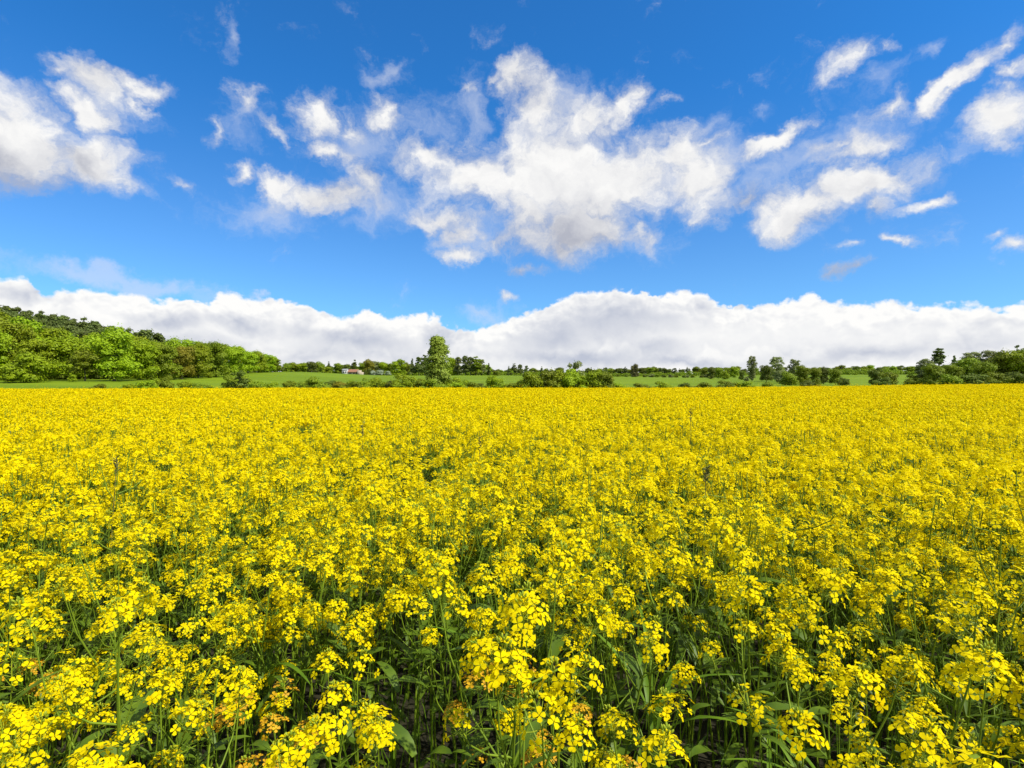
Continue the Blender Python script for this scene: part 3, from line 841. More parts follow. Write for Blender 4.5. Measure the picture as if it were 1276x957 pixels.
for px, y, tp, kd, va, mt, w, lab in mid:
    nm, ct = {'bush': ('bush', 'bush'), 'pine': ('pine_tree', 'tree'), 'spruce': ('spruce_tree', 'tree')}.get(kd, (BL, 'tree'))
    plant_tree(nm, ct, lab, kd, va, px, y, tp, mt, w, 'trees beyond the meadow')

# ---- the long far tree line right of the middle
FAR = 'trees in the distant tree line'
k = 0
for px in np.arange(612, 900, 4.5):
    p = px + TREE_RNG.uniform(-2, 2)
    kd, mt = [('wood', M_MID), ('spruce', M_PINE), ('wood', M_DARK), ('pine', M_PINE), ('wood', M_MID)][int(TREE_RNG.integers(0, 5))]
    tp = 458.3 + TREE_RNG.uniform(-2.2, 1.8) + (2.0 if p < 730 else 0)
    plant_tree('spruce_tree' if kd == 'spruce' else 'pine_tree' if kd == 'pine' else BL, 'tree', 'small far off tree in the low tree line along the horizon', kd, k % 3, p, 620 + TREE_RNG.uniform(-40, 60), tp, mt,
               TREE_RNG.uniform(1.3, 2.0), FAR); k += 1
for px in np.arange(355, 612, 9):
    p = px + TREE_RNG.uniform(-3, 3)
    plant_tree(BL, 'tree', 'far tree filling in behind the row beyond the meadow', 'wood', k % 4, p, 420 + TREE_RNG.uniform(-30, 40), 454 + TREE_RNG.uniform(-2, 2), [M_MID, M_DARK, M_SPRING][k % 3], 1.3, 'far trees behind the meadow row'); k += 1
for px in np.arange(1050, 1290, 9):
    p = px + TREE_RNG.uniform(-3, 3)
    plant_tree(BL, 'tree', 'green tree in the far hedge row on the right', 'wood', k % 4, p, 430 + TREE_RNG.uniform(-30, 30), 455.5 + TREE_RNG.uniform(-1.6, 1.6), [M_MID, M_SPRING, M_DARK][k % 3], 1.5, 'trees in the far hedge row on the right'); k += 1
for px in np.arange(880, 1060, 9):
    p = px + TREE_RNG.uniform(-3, 3)
    plant_tree(BL, 'tree', 'far green tree showing between the groves at right', 'wood', k % 4, p, 470 + TREE_RNG.uniform(-30, 30), 457.5 + TREE_RNG.uniform(-1.6, 1.6), [M_MID, M_SPRING, M_DARK][k % 3], 1.4, 'far trees between the right groves'); k += 1
thick_g = Geo(); tr = np.random.default_rng(31)
bg_, bl_ = make_crown('bush', 991, 0.06, 420)
bb = bg_.arrays()
for px in np.arange(352, 1300, 3.2):
    yy = 470 + 90 * math.sin(px / 97.0) + tr.uniform(-40, 40); xx = bearing(px) * yy
    hh = tr.uniform(2.6, 5.2); wv = hh * tr.uniform(1.0, 1.7); an = tr.uniform(0, 6.28)
    M = Matrix.Translation((xx, yy, gz(xx, yy) - 0.2)) @ Matrix.Rotation(an, 4, 'Z') @ Matrix.Diagonal((wv, wv, hh, 1))
    thick_g.merge(bg_, M)
tag(link('distant_thicket', thick_g.mesh('distant_thicket', [M_MID])), 'low band of distant scrub running along the foot of the far tree line', 'scrub', kind='stuff')
# low hedges at the foot of the far line
for px in np.arange(762, 900, 8):
    plant_tree('bush', 'bush', 'low bush in the hedge line at the end of the meadow', 'bush', k % 3, px + TREE_RNG.uniform(-3, 3), 330 + TREE_RNG.uniform(-12, 12), 466.5 + TREE_RNG.uniform(-1, 1), [M_MID, M_DARK, M_PALE][k % 3], 1.5, 'hedge bushes at the end of the meadow'); k += 1

# ---- single trees and groves on the right
right = [
 (791, 300, 452.5, 'wood', 1, M_BROWNISH, 0.85, 'brownish green single tree in the middle of the far tree line', BL),
 (886, 240, 455.5, 'wood', 2, M_DARK, 0.9, 'dark tree left of the small pale one in the right meadow', BL),
 (896, 235, 456, 'wood', 3, M_MID, 0.9, 'mid green tree joined to the dark meadow tree', BL),
 (903, 230, 461, 'bush', 1, M_SPRING, 0.9, 'bright bush at the foot of the two meadow trees', 'bush'),
 (915, 300, 456, 'wood', 0, M_SPRING, 1.3, 'light green tree left of the tall slender tree', BL),
 (924, 215, 461, 'wood', 1, M_DARK, 0.8, 'small dark tree at the left foot of the tall slender tree', BL),
 (937, 190, 443.5, 'airy', 0, M_PALE, 0.9, 'tall slender open crowned tree at the left of the right grove', BL),
 (930, 185, 469, 'bush', 2, M_PALE, 1.0, 'pale bush at the foot of the tall slender tree', 'bush'),
 (955, 175, 452.5, 'wood', 3, M_DARK, 0.95, 'darkest round tree of the right grove', BL),
 (968, 185, 444.5, 'airy', 1, M_PALE, 1.35, 'pale tall tree rising behind the darkest round tree', BL),
 (974, 165, 460, 'bush', 0, M_PALE, 1.0, 'pale bush right of the darkest round tree', 'bush'),
 (990, 150, 447.5, 'airy', 2, M_PALE, 1.25, 'pale open tree over the widest tree of the right grove', BL),
 (1000, 140, 453.5, 'wood', 1, M_MID, 1.0, 'widest mid green tree of the right grove', BL),
 (985, 136, 463, 'bush', 1, M_MID, 1.3, 'leafy bush in front of the right grove', 'bush'),
 (1015, 142, 455, 'wood', 2, M_MID, 0.95, 'green tree right of the widest tree of the right grove', BL),
 (1026, 150, 456.5, 'wood', 0, M_DARK, 0.9, 'dark tree near the right end of the right grove', BL),
 (1041, 140, 457.5, 'wood', 3, M_MID, 1.1, 'last mid green tree at the right end of the grove', BL),
 (1051, 130, 470, 'bush', 2, M_DARK, 1.1, 'small dark round bush at the right end of the grove', 'bush'),
 (1092, 125, 457, 'wood', 1, M_DARK, 1.0, 'dark tree of the pair standing alone in the right meadow', BL),
 (1106, 122, 462, 'bush', 0, M_MID, 1.15, 'light bush of the pair standing alone in the right meadow', 'bush'),
 (1098, 112, 470, 'bush', 1, M_DARK, 1.6, 'dark low thicket under the pair of meadow trees', 'bush'),
 (1140, 118, 466, 'bush', 2, M_MID, 1.2, 'bush at the left foot of the far right grove', 'bush'),
 (1152, 118, 447, 'airy', 1, M_PALE, 1.3, 'pale tree on the left flank of the far right grove', BL),
 (1170, 120, 432.5, 'spruce', 2, M_PINE, 2.0, 'tallest pointed conifer of the far right grove', 'spruce_tree'),
 (1163, 112, 452, 'wood', 0, M_MID, 1.2, 'leafy tree below the tallest pointed conifer', BL),
 (1187, 116, 452, 'wood', 1, M_MID, 1.1, 'green tree right of the tallest pointed conifer', BL),
 (1189, 170, 442.5, 'spruce', 3, M_PINE, 0.9, 'small bluish conifer tip right of the tallest conifer', 'spruce_tree'),
 (1205, 118, 442, 'wood', 2, M_MID, 1.0, 'green tree with pale top in the far right grove', BL),
 (1212, 122, 438.5, 'airy', 0, M_PALE, 1.5, 'pale open tree in the middle of the far right grove', BL),
 (1226, 112, 447, 'wood', 3, M_MID, 1.1, 'leafy green tree at the front of the far right grove', BL),
 (1236, 120, 436.5, 'airy', 2, M_PALE, 1.4, 'pale blossomed tree second from the right edge', BL),
 (1250, 116, 436, 'wood', 0, M_MID, 1.0, 'dense green tree near the right edge of the picture', BL),
 (1267, 124, 427.5, 'spruce', 0, M_PINE, 0.8, 'conifer tip rising above the trees at the right edge', 'spruce_tree'),
 (1272, 114, 431.5, 'wood', 1, M_SPRING, 1.05, 'bright green tree cut by the right edge', BL),
 (1300, 116, 430, 'wood', 2, M_MID, 1.1, 'tree beyond the right edge of the far right grove', BL),
 (1330, 116, 432, 'wood', 0, M_MID, 1.15, 'green tree of the right grove just past the right edge', BL),
 (1366, 118, 436, 'wood', 3, M_SPRING, 1.15, 'bright tree of the right grove past the right edge', BL),
 (1405, 116, 440, 'wood', 1, M_MID, 1.2, 'last tree of the right grove past the right edge', BL),
 (1214, 106, 464, 'bush', 0, M_DARK, 1.5, 'dark undergrowth bush below the far right grove', 'bush'),
 (1186, 106, 466, 'bush', 1, M_MID, 1.5, 'bush under the conifer of the far right grove', 'bush'),
 (1244, 106, 463, 'bush', 2, M_MID, 1.5, 'bush at the foot of the dense tree at right edge', 'bush'),
 (1268, 105, 462, 'bush', 0, M_DARK, 1.4, 'dark bush in the lower right corner of the grove', 'bush'),
]
for px, y, tp, kd, va, mt, w, lab, nm in right:
    plant_tree(nm, 'bush' if nm == 'bush' else 'tree', lab, kd, va, px, y, tp, mt, w, 'trees and bushes of the right groves')

# ---- the tall tree and the bushes along the field edge
plant_tree('birch_tree', 'tree', 'tallest slender leafy tree alone at the far edge of the yellow field', 'tall', 0, 545.5, 92, 420, M_BIRCH, 1.2, bark=M_BIRCH_BARK)
HEDGE = 'shrubs along the far edge of the field'
hedge = [
 (196, 92, 468.5, 'scraggy', 0, M_SPRING, 0.9, 'light shrub below the bronze tinted tree at the field edge'),
 (206, 92, 467, 'bush', 1, M_MID, 0.75, 'round green shrub below the bronze tinted tree at the field edge'),
 (184, 90, 473, 'bush', 2, M_SPRING, 1.2, 'low pale shrub leftmost along the field edge'),
 (234, 90, 474, 'bush', 0, M_SPRING, 1.3, 'low bright shrub between wood and field'),
 (298, 88, 459.5, 'scraggy', 1, M_DARK, 1.0, 'tall dark scraggy shrub in front of the right end of the wood'),
 (289, 92, 467, 'bush', 1, M_MID, 0.9, 'green shrub beside the tall dark scraggy one'),
 (309, 92, 468, 'bush', 2, M_SPRING, 0.9, 'pale green shrub right of the tall dark scraggy one'),
 (361, 90, 473, 'bush', 0, M_MID, 0.95, 'small round shrub standing apart right of the wood'),
 (385, 90, 469, 'bush', 1, M_MID, 0.9, 'dark small shrub left of the wide low one'),
 (396, 90, 471, 'bush', 2, M_MID, 1.5, 'wide low shrub left of the reddish one'),
 (425, 90, 474, 'bush', 0, M_BRONZE, 1.3, 'reddish yellow low shrub below the house'),
 (453, 90, 469.5, 'scraggy', 2, M_MID, 0.85, 'narrow upright shrub right of the house'),
 (470, 90, 470, 'bush', 1, M_SPRING, 1.1, 'bright round shrub right of the narrow upright one'),
 (502, 89, 464.5, 'bush', 2, M_SPRING, 0.95, 'large round shrub left of the tallest tree'),
 (490, 89, 473, 'bush', 0, M_DARK, 1.1, 'dark low shrub at the left of the large round one'),
 (524, 89, 469, 'scraggy', 0, M_MID, 1.2, 'scraggy shrub next to the tallest tree trunk'),
 (531, 91, 474, 'bush', 0, M_DARK, 1.5, 'dark shrub at the left foot of the tallest tree'),
 (557, 91, 473, 'bush', 1, M_MID, 1.5, 'green shrub at the right foot of the tallest tree'),
 (574, 92, 469.5, 'bush', 2, M_SPRING, 1.0, 'pale loose shrub right of the tallest tree'),
 (617, 90, 466.5, 'bush', 0, M_SPRING, 1.0, 'round green shrub alone between tallest tree and wide bush'),
 (660, 86, 463, 'bush', 1, M_SPRING, 0.9, 'left end bush of the wide thicket'),
 (678, 87, 459.5, 'bush', 2, M_MID, 0.95, 'second bush from the left in the wide thicket'),
 (695, 88, 459, 'bush', 0, M_SPRING, 0.95, 'bush left of the spiky top in the wide thicket'),
 (717, 92, 446.5, 'scraggy', 1, M_PALE, 0.75, 'spiky pale top rising from the middle of the wide thicket'),
 (718, 87, 459, 'bush', 1, M_SPRING, 0.95, 'bush below the spiky top of the wide thicket'),
 (737, 88, 460, 'bush', 2, M_SPRING, 0.95, 'second bush from the right in the wide thicket'),
 (752, 87, 461.5, 'bush', 0, M_MID, 0.8, 'right end bush of the wide thicket'),
 (828, 90, 475, 'bush', 1, M_SPRING, 1.6, 'low pale shrub below the single brownish tree'),
 (905, 90, 473.5, 'bush', 2, M_MID, 1.5, 'low shrub at the field edge below the meadow trees'),
]
for px, y, tp, kd, va, mt, w, lab in hedge:
    plant_tree('shrub', 'shrub', lab, kd, va, px, y, tp, mt, w * 1.05, HEDGE)

for j, (px, tp) in enumerate([(322, 474), (338, 476), (374, 475), (411, 473), (437, 475), (446, 474), (481, 475), (513, 474), (540, 472), (566, 475), (585, 476), (598, 477), (636, 476),
                            (770, 477), (800, 477), (852, 476), (874, 476), (930, 475), (958, 475), (1010, 474), (250, 477), (160, 477), (120, 478)]):
    plant_tree('shrub', 'shrub', 'low leafy shrub in the ragged row between the crop and the meadow', 'bush', j % 3, px, 86 + 3.0 * (j % 4), tp, [M_MID, M_SPRING, M_MID, M_DARK][j % 4], 1.3 + 0.25 * (j % 3), 'low shrubs between the crop and the meadow')

# ------------------------------------------------------------------ far house and glasshouse
M_WHITE = plain('white_render', (0.38, 0.38, 0.35), (0.46, 0.45, 0.42), 2)
M_CREAM = plain('cream_render', (0.38, 0.31, 0.22), (0.45, 0.38, 0.28), 2)
M_ROOF = plain('brown_roof', (0.24, 0.115, 0.065), (0.32, 0.16, 0.09), 3)
M_PANE = plain('window_pane', (0.03, 0.04, 0.05), (0.05, 0.06, 0.07), 1, rough=0.1, spec=0.6)
def box(x0, x1, y0, y1, z0, z1):
    v = [(x, y, z) for x in (x0, x1) for y in (y0, y1) for z in (z0, z1)]
    f = [(0, 1, 3, 2), (4, 6, 7, 5), (0, 4, 5, 1), (2, 3, 7, 6), (0, 2, 6, 4), (1, 5, 7, 3)]
    return np.array(v, float), np.array(f)
hy = 316.0; hx = bearing(438.5) * hy
hz = EYE + (CY - 466.8) / FPX * hy
house = link('farmhouse', None, loc=(hx, hy, min(hz, gz(hx, hy))))
tag(house, 'low far farmhouse with brown roof and white left wing', 'house')
def part(name, geo, mats, parent): return link(name, geo.mesh(name, mats), parent)
q = Geo(); q.add(*box(-5.6, -2.6, 0, 6, -1, 3.0)); part('white_wing', q, [M_WHITE], house)
q = Geo(); q.add(*box(-2.59, 5.2, 0.4, 6, -1, 1.7)); part('wall', q, [M_CREAM], house)
q = Geo(); q.add(*box(3.0, 5.4, -0.6, 0.39, -1, 2.6)); part('porch', q, [M_CREAM], house)
q = Geo()
q.add([(-2.58, 0.0, 1.72), (2.98, 0.0, 1.72), (2.98, 3.2, 3.3), (-2.58, 3.2, 3.3), (-2.58, 6.3, 1.72), (2.98, 6.3, 1.72), (-2.58, 0.0, 1.6), (2.98, 0.0, 1.6)], [(0, 1, 2, 3), (3, 2, 5, 4), (6, 7, 1, 0)])
q.add([(-2.58, 0, 1.6), (-2.58, 6.3, 1.6), (-2.58, 3.2, 3.3), (2.98, 0, 1.6), (2.98, 6.3, 1.6), (2.98, 3.2, 3.3)], [(0, 2, 1), (3, 4, 5)])
part('roof', q, [M_ROOF], house)
q = Geo(); q.add([(-5.8, -0.2, 3.0), (-2.5, -0.2, 3.0), (-2.5, 3, 3.5), (-5.8, 3, 3.5), (-5.8, 6.2, 3.0), (-2.5, 6.2, 3.0)], [(0, 1, 2, 3), (3, 2, 5, 4)]); part('wing_roof', q, [M_WHITE], house)
for wx in (-4.9, -3.7):
    q = Geo(); q.add(*box(wx, wx + .6, -0.03, 0.0, 1.2, 2.1)); part('window', q, [M_PANE], house)
for wx in (-1.6, 0.6):
    q = Geo(); q.add(*box(wx, wx + .8, 0.36, 0.40, 0.6, 1.4)); part('window', q, [M_PANE], house)
q = Geo(); q.add(*box(2.0, 2.8, 0.36, 0.40, -0.2, 1.5)); part('door', q, [M_STALK], house)
for px, tp, lab in ((466, 461.5, 'pale blossoming bush just right of the farmhouse'), (474, 460.5, 'largest pale blossoming bush right of the farmhouse'), (483, 462, 'pale blossoming bush farthest from the farmhouse')):
    plant_tree('bush', 'bush', lab, 'bush', int(px) % 3, px, 312, tp, M_BLOSSOM, 1.3, 'pale blossoming bushes by the farmhouse')

# ------------------------------------------------------------------ sky with clouds
SUN_EL, SUN_AZ = R(52), R(118)     # azimuth measured clockwise from the view direction
def build_world():
    w = bpy.data.worlds.new('World'); scene.world = w; w.use_nodes = True
    nt = w.node_tree; nt.nodes.clear(); N = nt.nodes.new; L = nt.links.new
    out = N('ShaderNodeOutputWorld')
    def math_(op, a, b=None, c=None, clamp=False):
        n = N('ShaderNodeMath'); n.operation = op; n.use_clamp = clamp
        for i, q in enumerate((a, b, c)):
            if q is None: continue
            if isinstance(q, (int, float)): n.inputs[i].default_value = q
            else: L(q, n.inputs[i])
        return n.outputs[0]
    def vmath(op, a, b=None, s=None):
        n = N('ShaderNodeVectorMath'); n.operation = op
        for i, q in enumerate((a, b)):
            if q is None: continue
            if isinstance(q, tuple): n.inputs[i].default_value = q
            else: L(q, n.inputs[i])
        if s is not None: n.inputs['Scale'].default_value = s
        return n.outputs[0] if op not in ('LENGTH', 'DOT_PRODUCT') else n.outputs['Value']
    def maprange(v, a, b, c=0.0, d=1.0, mode='SMOOTHSTEP'):
        n = N('ShaderNodeMapRange'); n.interpolation_type = mode; n.clamp = True if hasattr(n, 'clamp') else None
        L(v, n.inputs['Value'])
        for nm, q in (('From Min', a), ('From Max', b), ('To Min', c), ('To Max', d)):
            n.inputs[nm].default_value = q
        return n.outputs['Result']
    def noise(vec, scale, detail, rough=0.55, dist=0.0, col=False):
        n = N('ShaderNodeTexNoise'); n.inputs['Scale'].default_value = scale; n.inputs['Detail'].default_value = detail
        n.inputs['Roughness'].default_value = rough; n.inputs['Distortion'].default_value = dist
        L(vec, n.inputs['Vector']); return n.outputs['Color' if col else 'Fac']
    def mixc(f, a, b):
        n = N('ShaderNodeMix'); n.data_type = 'RGBA'; n.clamp_factor = True
        L(f, n.inputs[0]) if not isinstance(f, float) else setattr(n.inputs[0], 'default_value', f)
        for i, q in ((6, a), (7, b)):
            if isinstance(q, tuple): n.inputs[i].default_value = (*q, 1)
            else: L(q, n.inputs[i])
        return n.outputs[2]
    tc = N('ShaderNodeTexCoord'); sep = N('ShaderNodeSeparateXYZ'); L(tc.outputs['Generated'], sep.inputs[0])
    x, y, z = sep.outputs
    az = math_('ARCTAN2', x, y)
    hor = math_('SQRT', math_('ADD', math_('MULTIPLY', x, x), math_('ADD', math_('MULTIPLY', y, y), 1e-5)))
    te = math_('DIVIDE', z, hor)
    cb = N('ShaderNodeCombineXYZ'); L(az, cb.inputs[0]); L(te, cb.inputs[1])
    p = cb.outputs[0]
    def dirs(px, py):
        u = (px - CX) / FPX; v = (CY - py) / FPX
        return math.atan(u), v / math.sqrt(1 + u * u)
    def blob(vec, px, py, rx, ry, rot=0):
        """soft ellipse round a direction: 1 at the centre, 0 on its rim"""
        a, e = dirs(px, py); u = (px - CX) / FPX
        sx = rx / FPX / (1 + u * u); sy = ry / FPX / math.sqrt(1 + u * u)
        m = N('ShaderNodeMapping'); m.vector_type = 'TEXTURE'
        m.inputs['Location'].default_value = (a, e, 0); m.inputs['Rotation'].default_value = (0, 0, R(rot)); m.inputs['Scale'].default_value = (sx, sy, 1)
        L(vec, m.inputs['Vector'])
        gnode = N('ShaderNodeTexGradient'); gnode.gradient_type = 'SPHERICAL'; L(m.outputs[0], gnode.inputs[0])
        return gnode.outputs['Fac']
    def near_sector(b, sec):
        a, e = dirs(b[0], b[1]); u = (b[0] - CX) / FPX
        r = max(b[2], b[3]) / FPX / math.sqrt(1 + u * u) + 0.075
        return sec[0] - r < a < sec[1] + r and sec[2] - r < e < sec[3] + r
    def union(vec, lst, sec, k=0.12):
        acc = None
        for b in lst:
            if not near_sector(b, sec): continue
            q = blob(vec, *b[:5]); wgt = b[5] if len(b) > 5 else 1.0
            if wgt != 1.0: q = math_('MULTIPLY', q, wgt)
            acc = q if acc is None else math_('SMOOTH_MAX', acc, q, k)
        if acc is None:
            acc = math_('MULTIPLY', te, 0.0)
        return acc
    # px, py, half-width, half-height, rotation (counter-clockwise), weight
    puffs = [
     (20, 165, 120, 105, -30, 1.3), (110, 195, 130, 58, -14, 1.25), (-60, 150, 140, 130, 0), (130, 95, 80, 42, -25), (185, 105, 48, 32, 15), (75, 75, 62, 26, 0, .8), (178, 125, 26, 26, 0, .8), (108, 132, 50, 54, 50, 1.35),
     (392, 135, 46, 48, 0), (400, 180, 40, 28, 20), (485, 140, 34, 40, 20, .9), (440, 150, 34, 36, 0, .7), (345, 222, 44, 30, -30), (400, 240, 90, 36, 0), (455, 225, 44, 60, 20, .8), (300, 207, 34, 22, 20, .8), (425, 190, 50, 26, 0, .7),
     (300, 132, 40, 40, -30, .62), (267, 168, 24, 34, 0, .6), (348, 163, 36, 18, -15, .65), (220, 228, 36, 18, -35, .68),
     (537, 195, 62, 42, -10), (600, 222, 125, 66, -22, 1.2), (690, 215, 140, 105, 0, 1.35), (770, 225, 140, 82, 10, 1.3), (645, 105, 44, 56, -35), (665, 145, 50, 60, -20), (740, 150, 90, 58, 28), (785, 125, 50, 36, 45), (860, 225, 90, 62, -20),
     (840, 195, 60, 40, 10), (715, 282, 125, 60, 5, 1.2), (660, 260, 90, 60, -20), (620, 105, 26, 22, 40, .75), (582, 108, 30, 14, 0, .7), (800, 285, 64, 40, -30, .8), (830, 125, 40, 18, 40, .65), (640, 170, 44, 60, 0, .8),
     (545, 272, 62, 34, -10, .85), (575, 290, 60, 26, 20, .8), (570, 320, 56, 18, 5, .85), (655, 335, 54, 16, 0, .75), (620, 300, 60, 22, 20, .7),
     (960, 175, 76, 27, 28, 1.15), (1060, 190, 95, 27, 24, 1.05), (1000, 264, 115, 50, 18, 1.2), (1070, 225, 145, 44, 8, 1.2), (985, 282, 64, 42, 0, 1.0), (930, 255, 60, 30, -20, .7), (1095, 250, 44, 34, 0, .8), (1160, 238, 62, 18, 5, .95), (1120, 215, 60, 24, 5, .9),
     (1065, 75, 58, 34, 30, .85), (1098, 55, 20, 26, 40, .7), (1190, 105, 92, 29, 30, 1.15), (1105, 130, 64, 24, 18, .75), (1250, 66, 44, 20, 20, .75), (1252, 145, 72, 44, 38, 1.1), (1262, 98, 42, 22, 15, .75), (1030, 190, 50, 20, 30, .8),
     (1232, 285, 36, 20, 5, .75), (1262, 306, 54, 22, -5, .85), (1055, 338, 40, 16, 20, .7), (1122, 295, 30, 14, 0, .62), (1060, 308, 26, 14, 0, .62), (880, 178, 34, 14, 5, .65), (875, 275, 50, 30, -30, .62),
     (627, 378, 26, 14, -10, .8), (1240, 165, 50, 40, 40, .8),
    ]
    # thin veils
    veils = [(600, 394, 70, 24, 0, .9), (530, 150, 110, 70, -20, .8), (900, 205, 110, 90, 10, 1.0), (700, 130, 170, 80, 0, .8), (590, 290, 120, 60, 10, .9), (1010, 200, 170, 60, 22, 1.0), (800, 300, 120, 50, 0, .8), (1180, 120, 120, 40, 30, .8), (480, 90, 60, 30, 0, .8), (290, 45, 20, 60, 0, .8), (500, 85, 40, 30, 0, .8), (945, 130, 40, 24, 10, .8), (1165, 60, 50, 30, 20, .8), (330, 265, 190, 60, -5, .75), (470, 250, 120, 80, 0, .9), (150, 345, 260, 26, -6, 1.0),
             (930, 235, 90, 60, 0, .9), (1080, 170, 150, 60, 20, .9), (120, 100, 130, 55, -20, .9), (450, 175, 120, 80, 10, 1.0), (590, 130, 50, 70, 0, .9), (1190, 185, 60, 40, 0, .8), (880, 160, 60, 40, 0, .7), (300, 150, 70, 60, 0, .8), (1090, 100, 80, 40, 25, .7)]
    # cumulus bank along the horizon: its top follows a curve of bearing, broken into heads
    tops = [(-90, 340), (0, 333), (38, 344), (58, 358), (85, 350), (120, 358), (160, 364), (205, 366), (250, 361), (292, 361), (318, 370), (345, 366), (378, 372), (402, 386), (425, 392), (452, 384), (470, 380), (492, 388), (530, 386), (552, 391),
            (572, 399), (592, 403), (616, 399), (642, 390), (676, 376), (715, 363), (750, 359), (790, 356), (830, 359), (880, 363), (905, 373), (935, 372), (965, 376), (985, 366), (1010, 364), (1035, 374), (1062, 373), (1085, 371), (1125, 366), (1165, 368), (1205, 374), (1250, 372), (1290, 374), (1370, 370)]
    AZ0, AZ1 = dirs(-90, 340)[0], dirs(1370, 370)[0]
    E0, E1 = 0.05, 0.25
    # ---- shades: sunlit tops, grey undersides
    greys = [(30, 222, 150, 70, -8, .85), (100, 200, 90, 28, -20, .7), (0, 195, 70, 36, 0, .8), (705, 288, 130, 62, 5, .80), (640, 290, 80, 36, 0, .5), (765, 300, 90, 34, 0, .55), (420, 240, 80, 40, 0, .45), (470, 210, 60, 60, 0, .5), (560, 290, 60, 40, 0, .45), (660, 110, 50, 50, -30, .35), (1000, 285, 80, 30, 10, .45), (1060, 235, 110, 24, 8, .35), (1095, 262, 40, 26, 0, .45), (140, 85, 70, 30, 0, .4), (930, 255, 60, 40, 0, .6), (655, 338, 60, 20, 0, .6), (1055, 340, 40, 18, 0, .7)]
    bank_greys = [(40, 362, 90, 22, -5, .8), (215, 402, 70, 22, 0, .85), (300, 398, 60, 20, -8, .8), (370, 405, 60, 22, 0, .6), (250, 430, 220, 22, 0, .6), (450, 425, 110, 30, 0, .8), (400, 440, 160, 20, 0, .7), (555, 418, 50, 30, 20, .8), (540, 445, 60, 14, 0, .5), (695, 415, 110, 46, 15, .75), (765, 398, 130, 44, 0, .85), (720, 446, 170, 24, 0, 1.0), (480, 446, 260, 20, 0, .6), (810, 435, 80, 24, 0, .7), (850, 450, 160, 14, 0, .9), (870, 385, 60, 18, -5, .45),
                  (980, 440, 170, 22, 0, .45), (1080, 445, 200, 20, 0, .75), (1200, 432, 140, 28, 8, .6), (1250, 400, 80, 22, 5, .35), (930, 380, 60, 10, -5, .35), (1060, 380, 120, 12, 0, .3), (640, 440, 60, 14, 0, .5)]
    K = SKY_STRENGTH
    def lift(c):    # cloud radiance as it reaches the eye
        n = N('ShaderNodeMix'); n.data_type = 'RGBA'; n.blend_type = 'MULTIPLY'; n.inputs[0].default_value = 1.0
        q = CLOUD / K
        if isinstance(c, tuple): n.inputs[6].default_value = (*c, 1)
        else: L(c, n.inputs[6])
        n.inputs[7].default_value = (q, q, q, 1); return n.outputs[2]
    def clear_sky():
        sky = N('ShaderNodeTexSky'); sky.sky_type = 'NISHITA'; sky.sun_disc = False
        sky.sun_elevation = SUN_EL; sky.sun_rotation = SUN_AZ
        sky.air_density = 1.0; sky.dust_density = 0.3; sky.ozone_density = 2.5
        mul = N('ShaderNodeMix'); mul.data_type = 'RGBA'; mul.blend_type = 'MULTIPLY'; mul.inputs[0].default_value = 1.0
        L(sky.outputs[0], mul.inputs[6]); L(mixc(maprange(te, 0.15, 0.55), SKY_LOW, SKY_TINT), mul.inputs[7])
        return mul.outputs[2]
    def background(col):
        b = N('ShaderNodeBackground'); L(col, b.inputs['Color']); b.inputs['Strength'].default_value = K
        return b.outputs[0]
    def torn(q, amp1, amp2):
        d1 = vmath('SCALE', vmath('SUBTRACT', noise(q, 7, 2, 0.5, col=True), (0.5, 0.5, 0.5)), s=amp1)
        d2 = vmath('SCALE', vmath('SUBTRACT', noise(q, 28, 4, 0.62, col=True), (0.5, 0.5, 0.5)), s=amp2)
        return vmath('ADD', vmath('ADD', q, d1), d2)
    def sector(sec, bank):
        """clouds of one patch of sky (bearing from, to, slope from, to)"""
        pd = torn(p, 0.095, 0.052)
        f1 = noise(pd, 11, 8, 0.64)
        dens = math_('ADD', union(pd, puffs, sec), math_('MULTIPLY', math_('SUBTRACT', f1, 0.5), 1.40))
        a_puff = maprange(dens, 0.17, 0.90)
        a_veil = math_('MULTIPLY', maprange(math_('ADD', union(pd, veils, sec), math_('MULTIPLY', math_('SUBTRACT', f1, 0.5), 1.7)), 0.25, 1.0), 0.50)
        thick = maprange(dens, 0.30, 0.95)
        s1 = noise(vmath('ADD', pd, (0.012, 0.026, 0)), 11, 5, 0.6)
        lit = math_('MULTIPLY', math_('SUBTRACT', s1, f1), 0.9)
        sh = math_('ADD', math_('ADD', math_('MULTIPLY', union(pd, greys, sec, 0.2), 1.2), 0.46), lit)
        sh = math_('SUBTRACT', sh, math_('MULTIPLY', thick, 0.46), clamp=True)
        c1 = mixc(sh, (0.97, 0.965, 0.955), (0.46, 0.48, 0.56))
        col = mixc(a_veil, clear_sky(), lift((0.70, 0.75, 0.86)))
        col = mixc(a_puff, col, lift(c1))
        if bank:
            fc = N('ShaderNodeFloatCurve'); cu = fc.mapping.curves[0]
            pts = [((dirs(a, b)[0] - AZ0) / (AZ1 - AZ0), (dirs(a, b)[1] - E0) / (E1 - E0)) for a, b in tops]
            cu.points[0].location = pts[0]; cu.points[1].location = pts[-1]
            for q in pts[1:-1]: cu.points.new(*q)
            fc.mapping.update()
            sepd = N('ShaderNodeSeparateXYZ')
            d3 = vmath('SCALE', vmath('SUBTRACT', noise(p, 38, 5, 0.62, col=True), (0.5, 0.5, 0.5)), s=0.024)
            L(vmath('ADD', p, d3), sepd.inputs[0])
            L(maprange(sepd.outputs[0], AZ0, AZ1, 0, 1, 'LINEAR'), fc.inputs['Value'])
            top = math_('ADD', math_('MULTIPLY', fc.outputs[0], E1 - E0), E0)
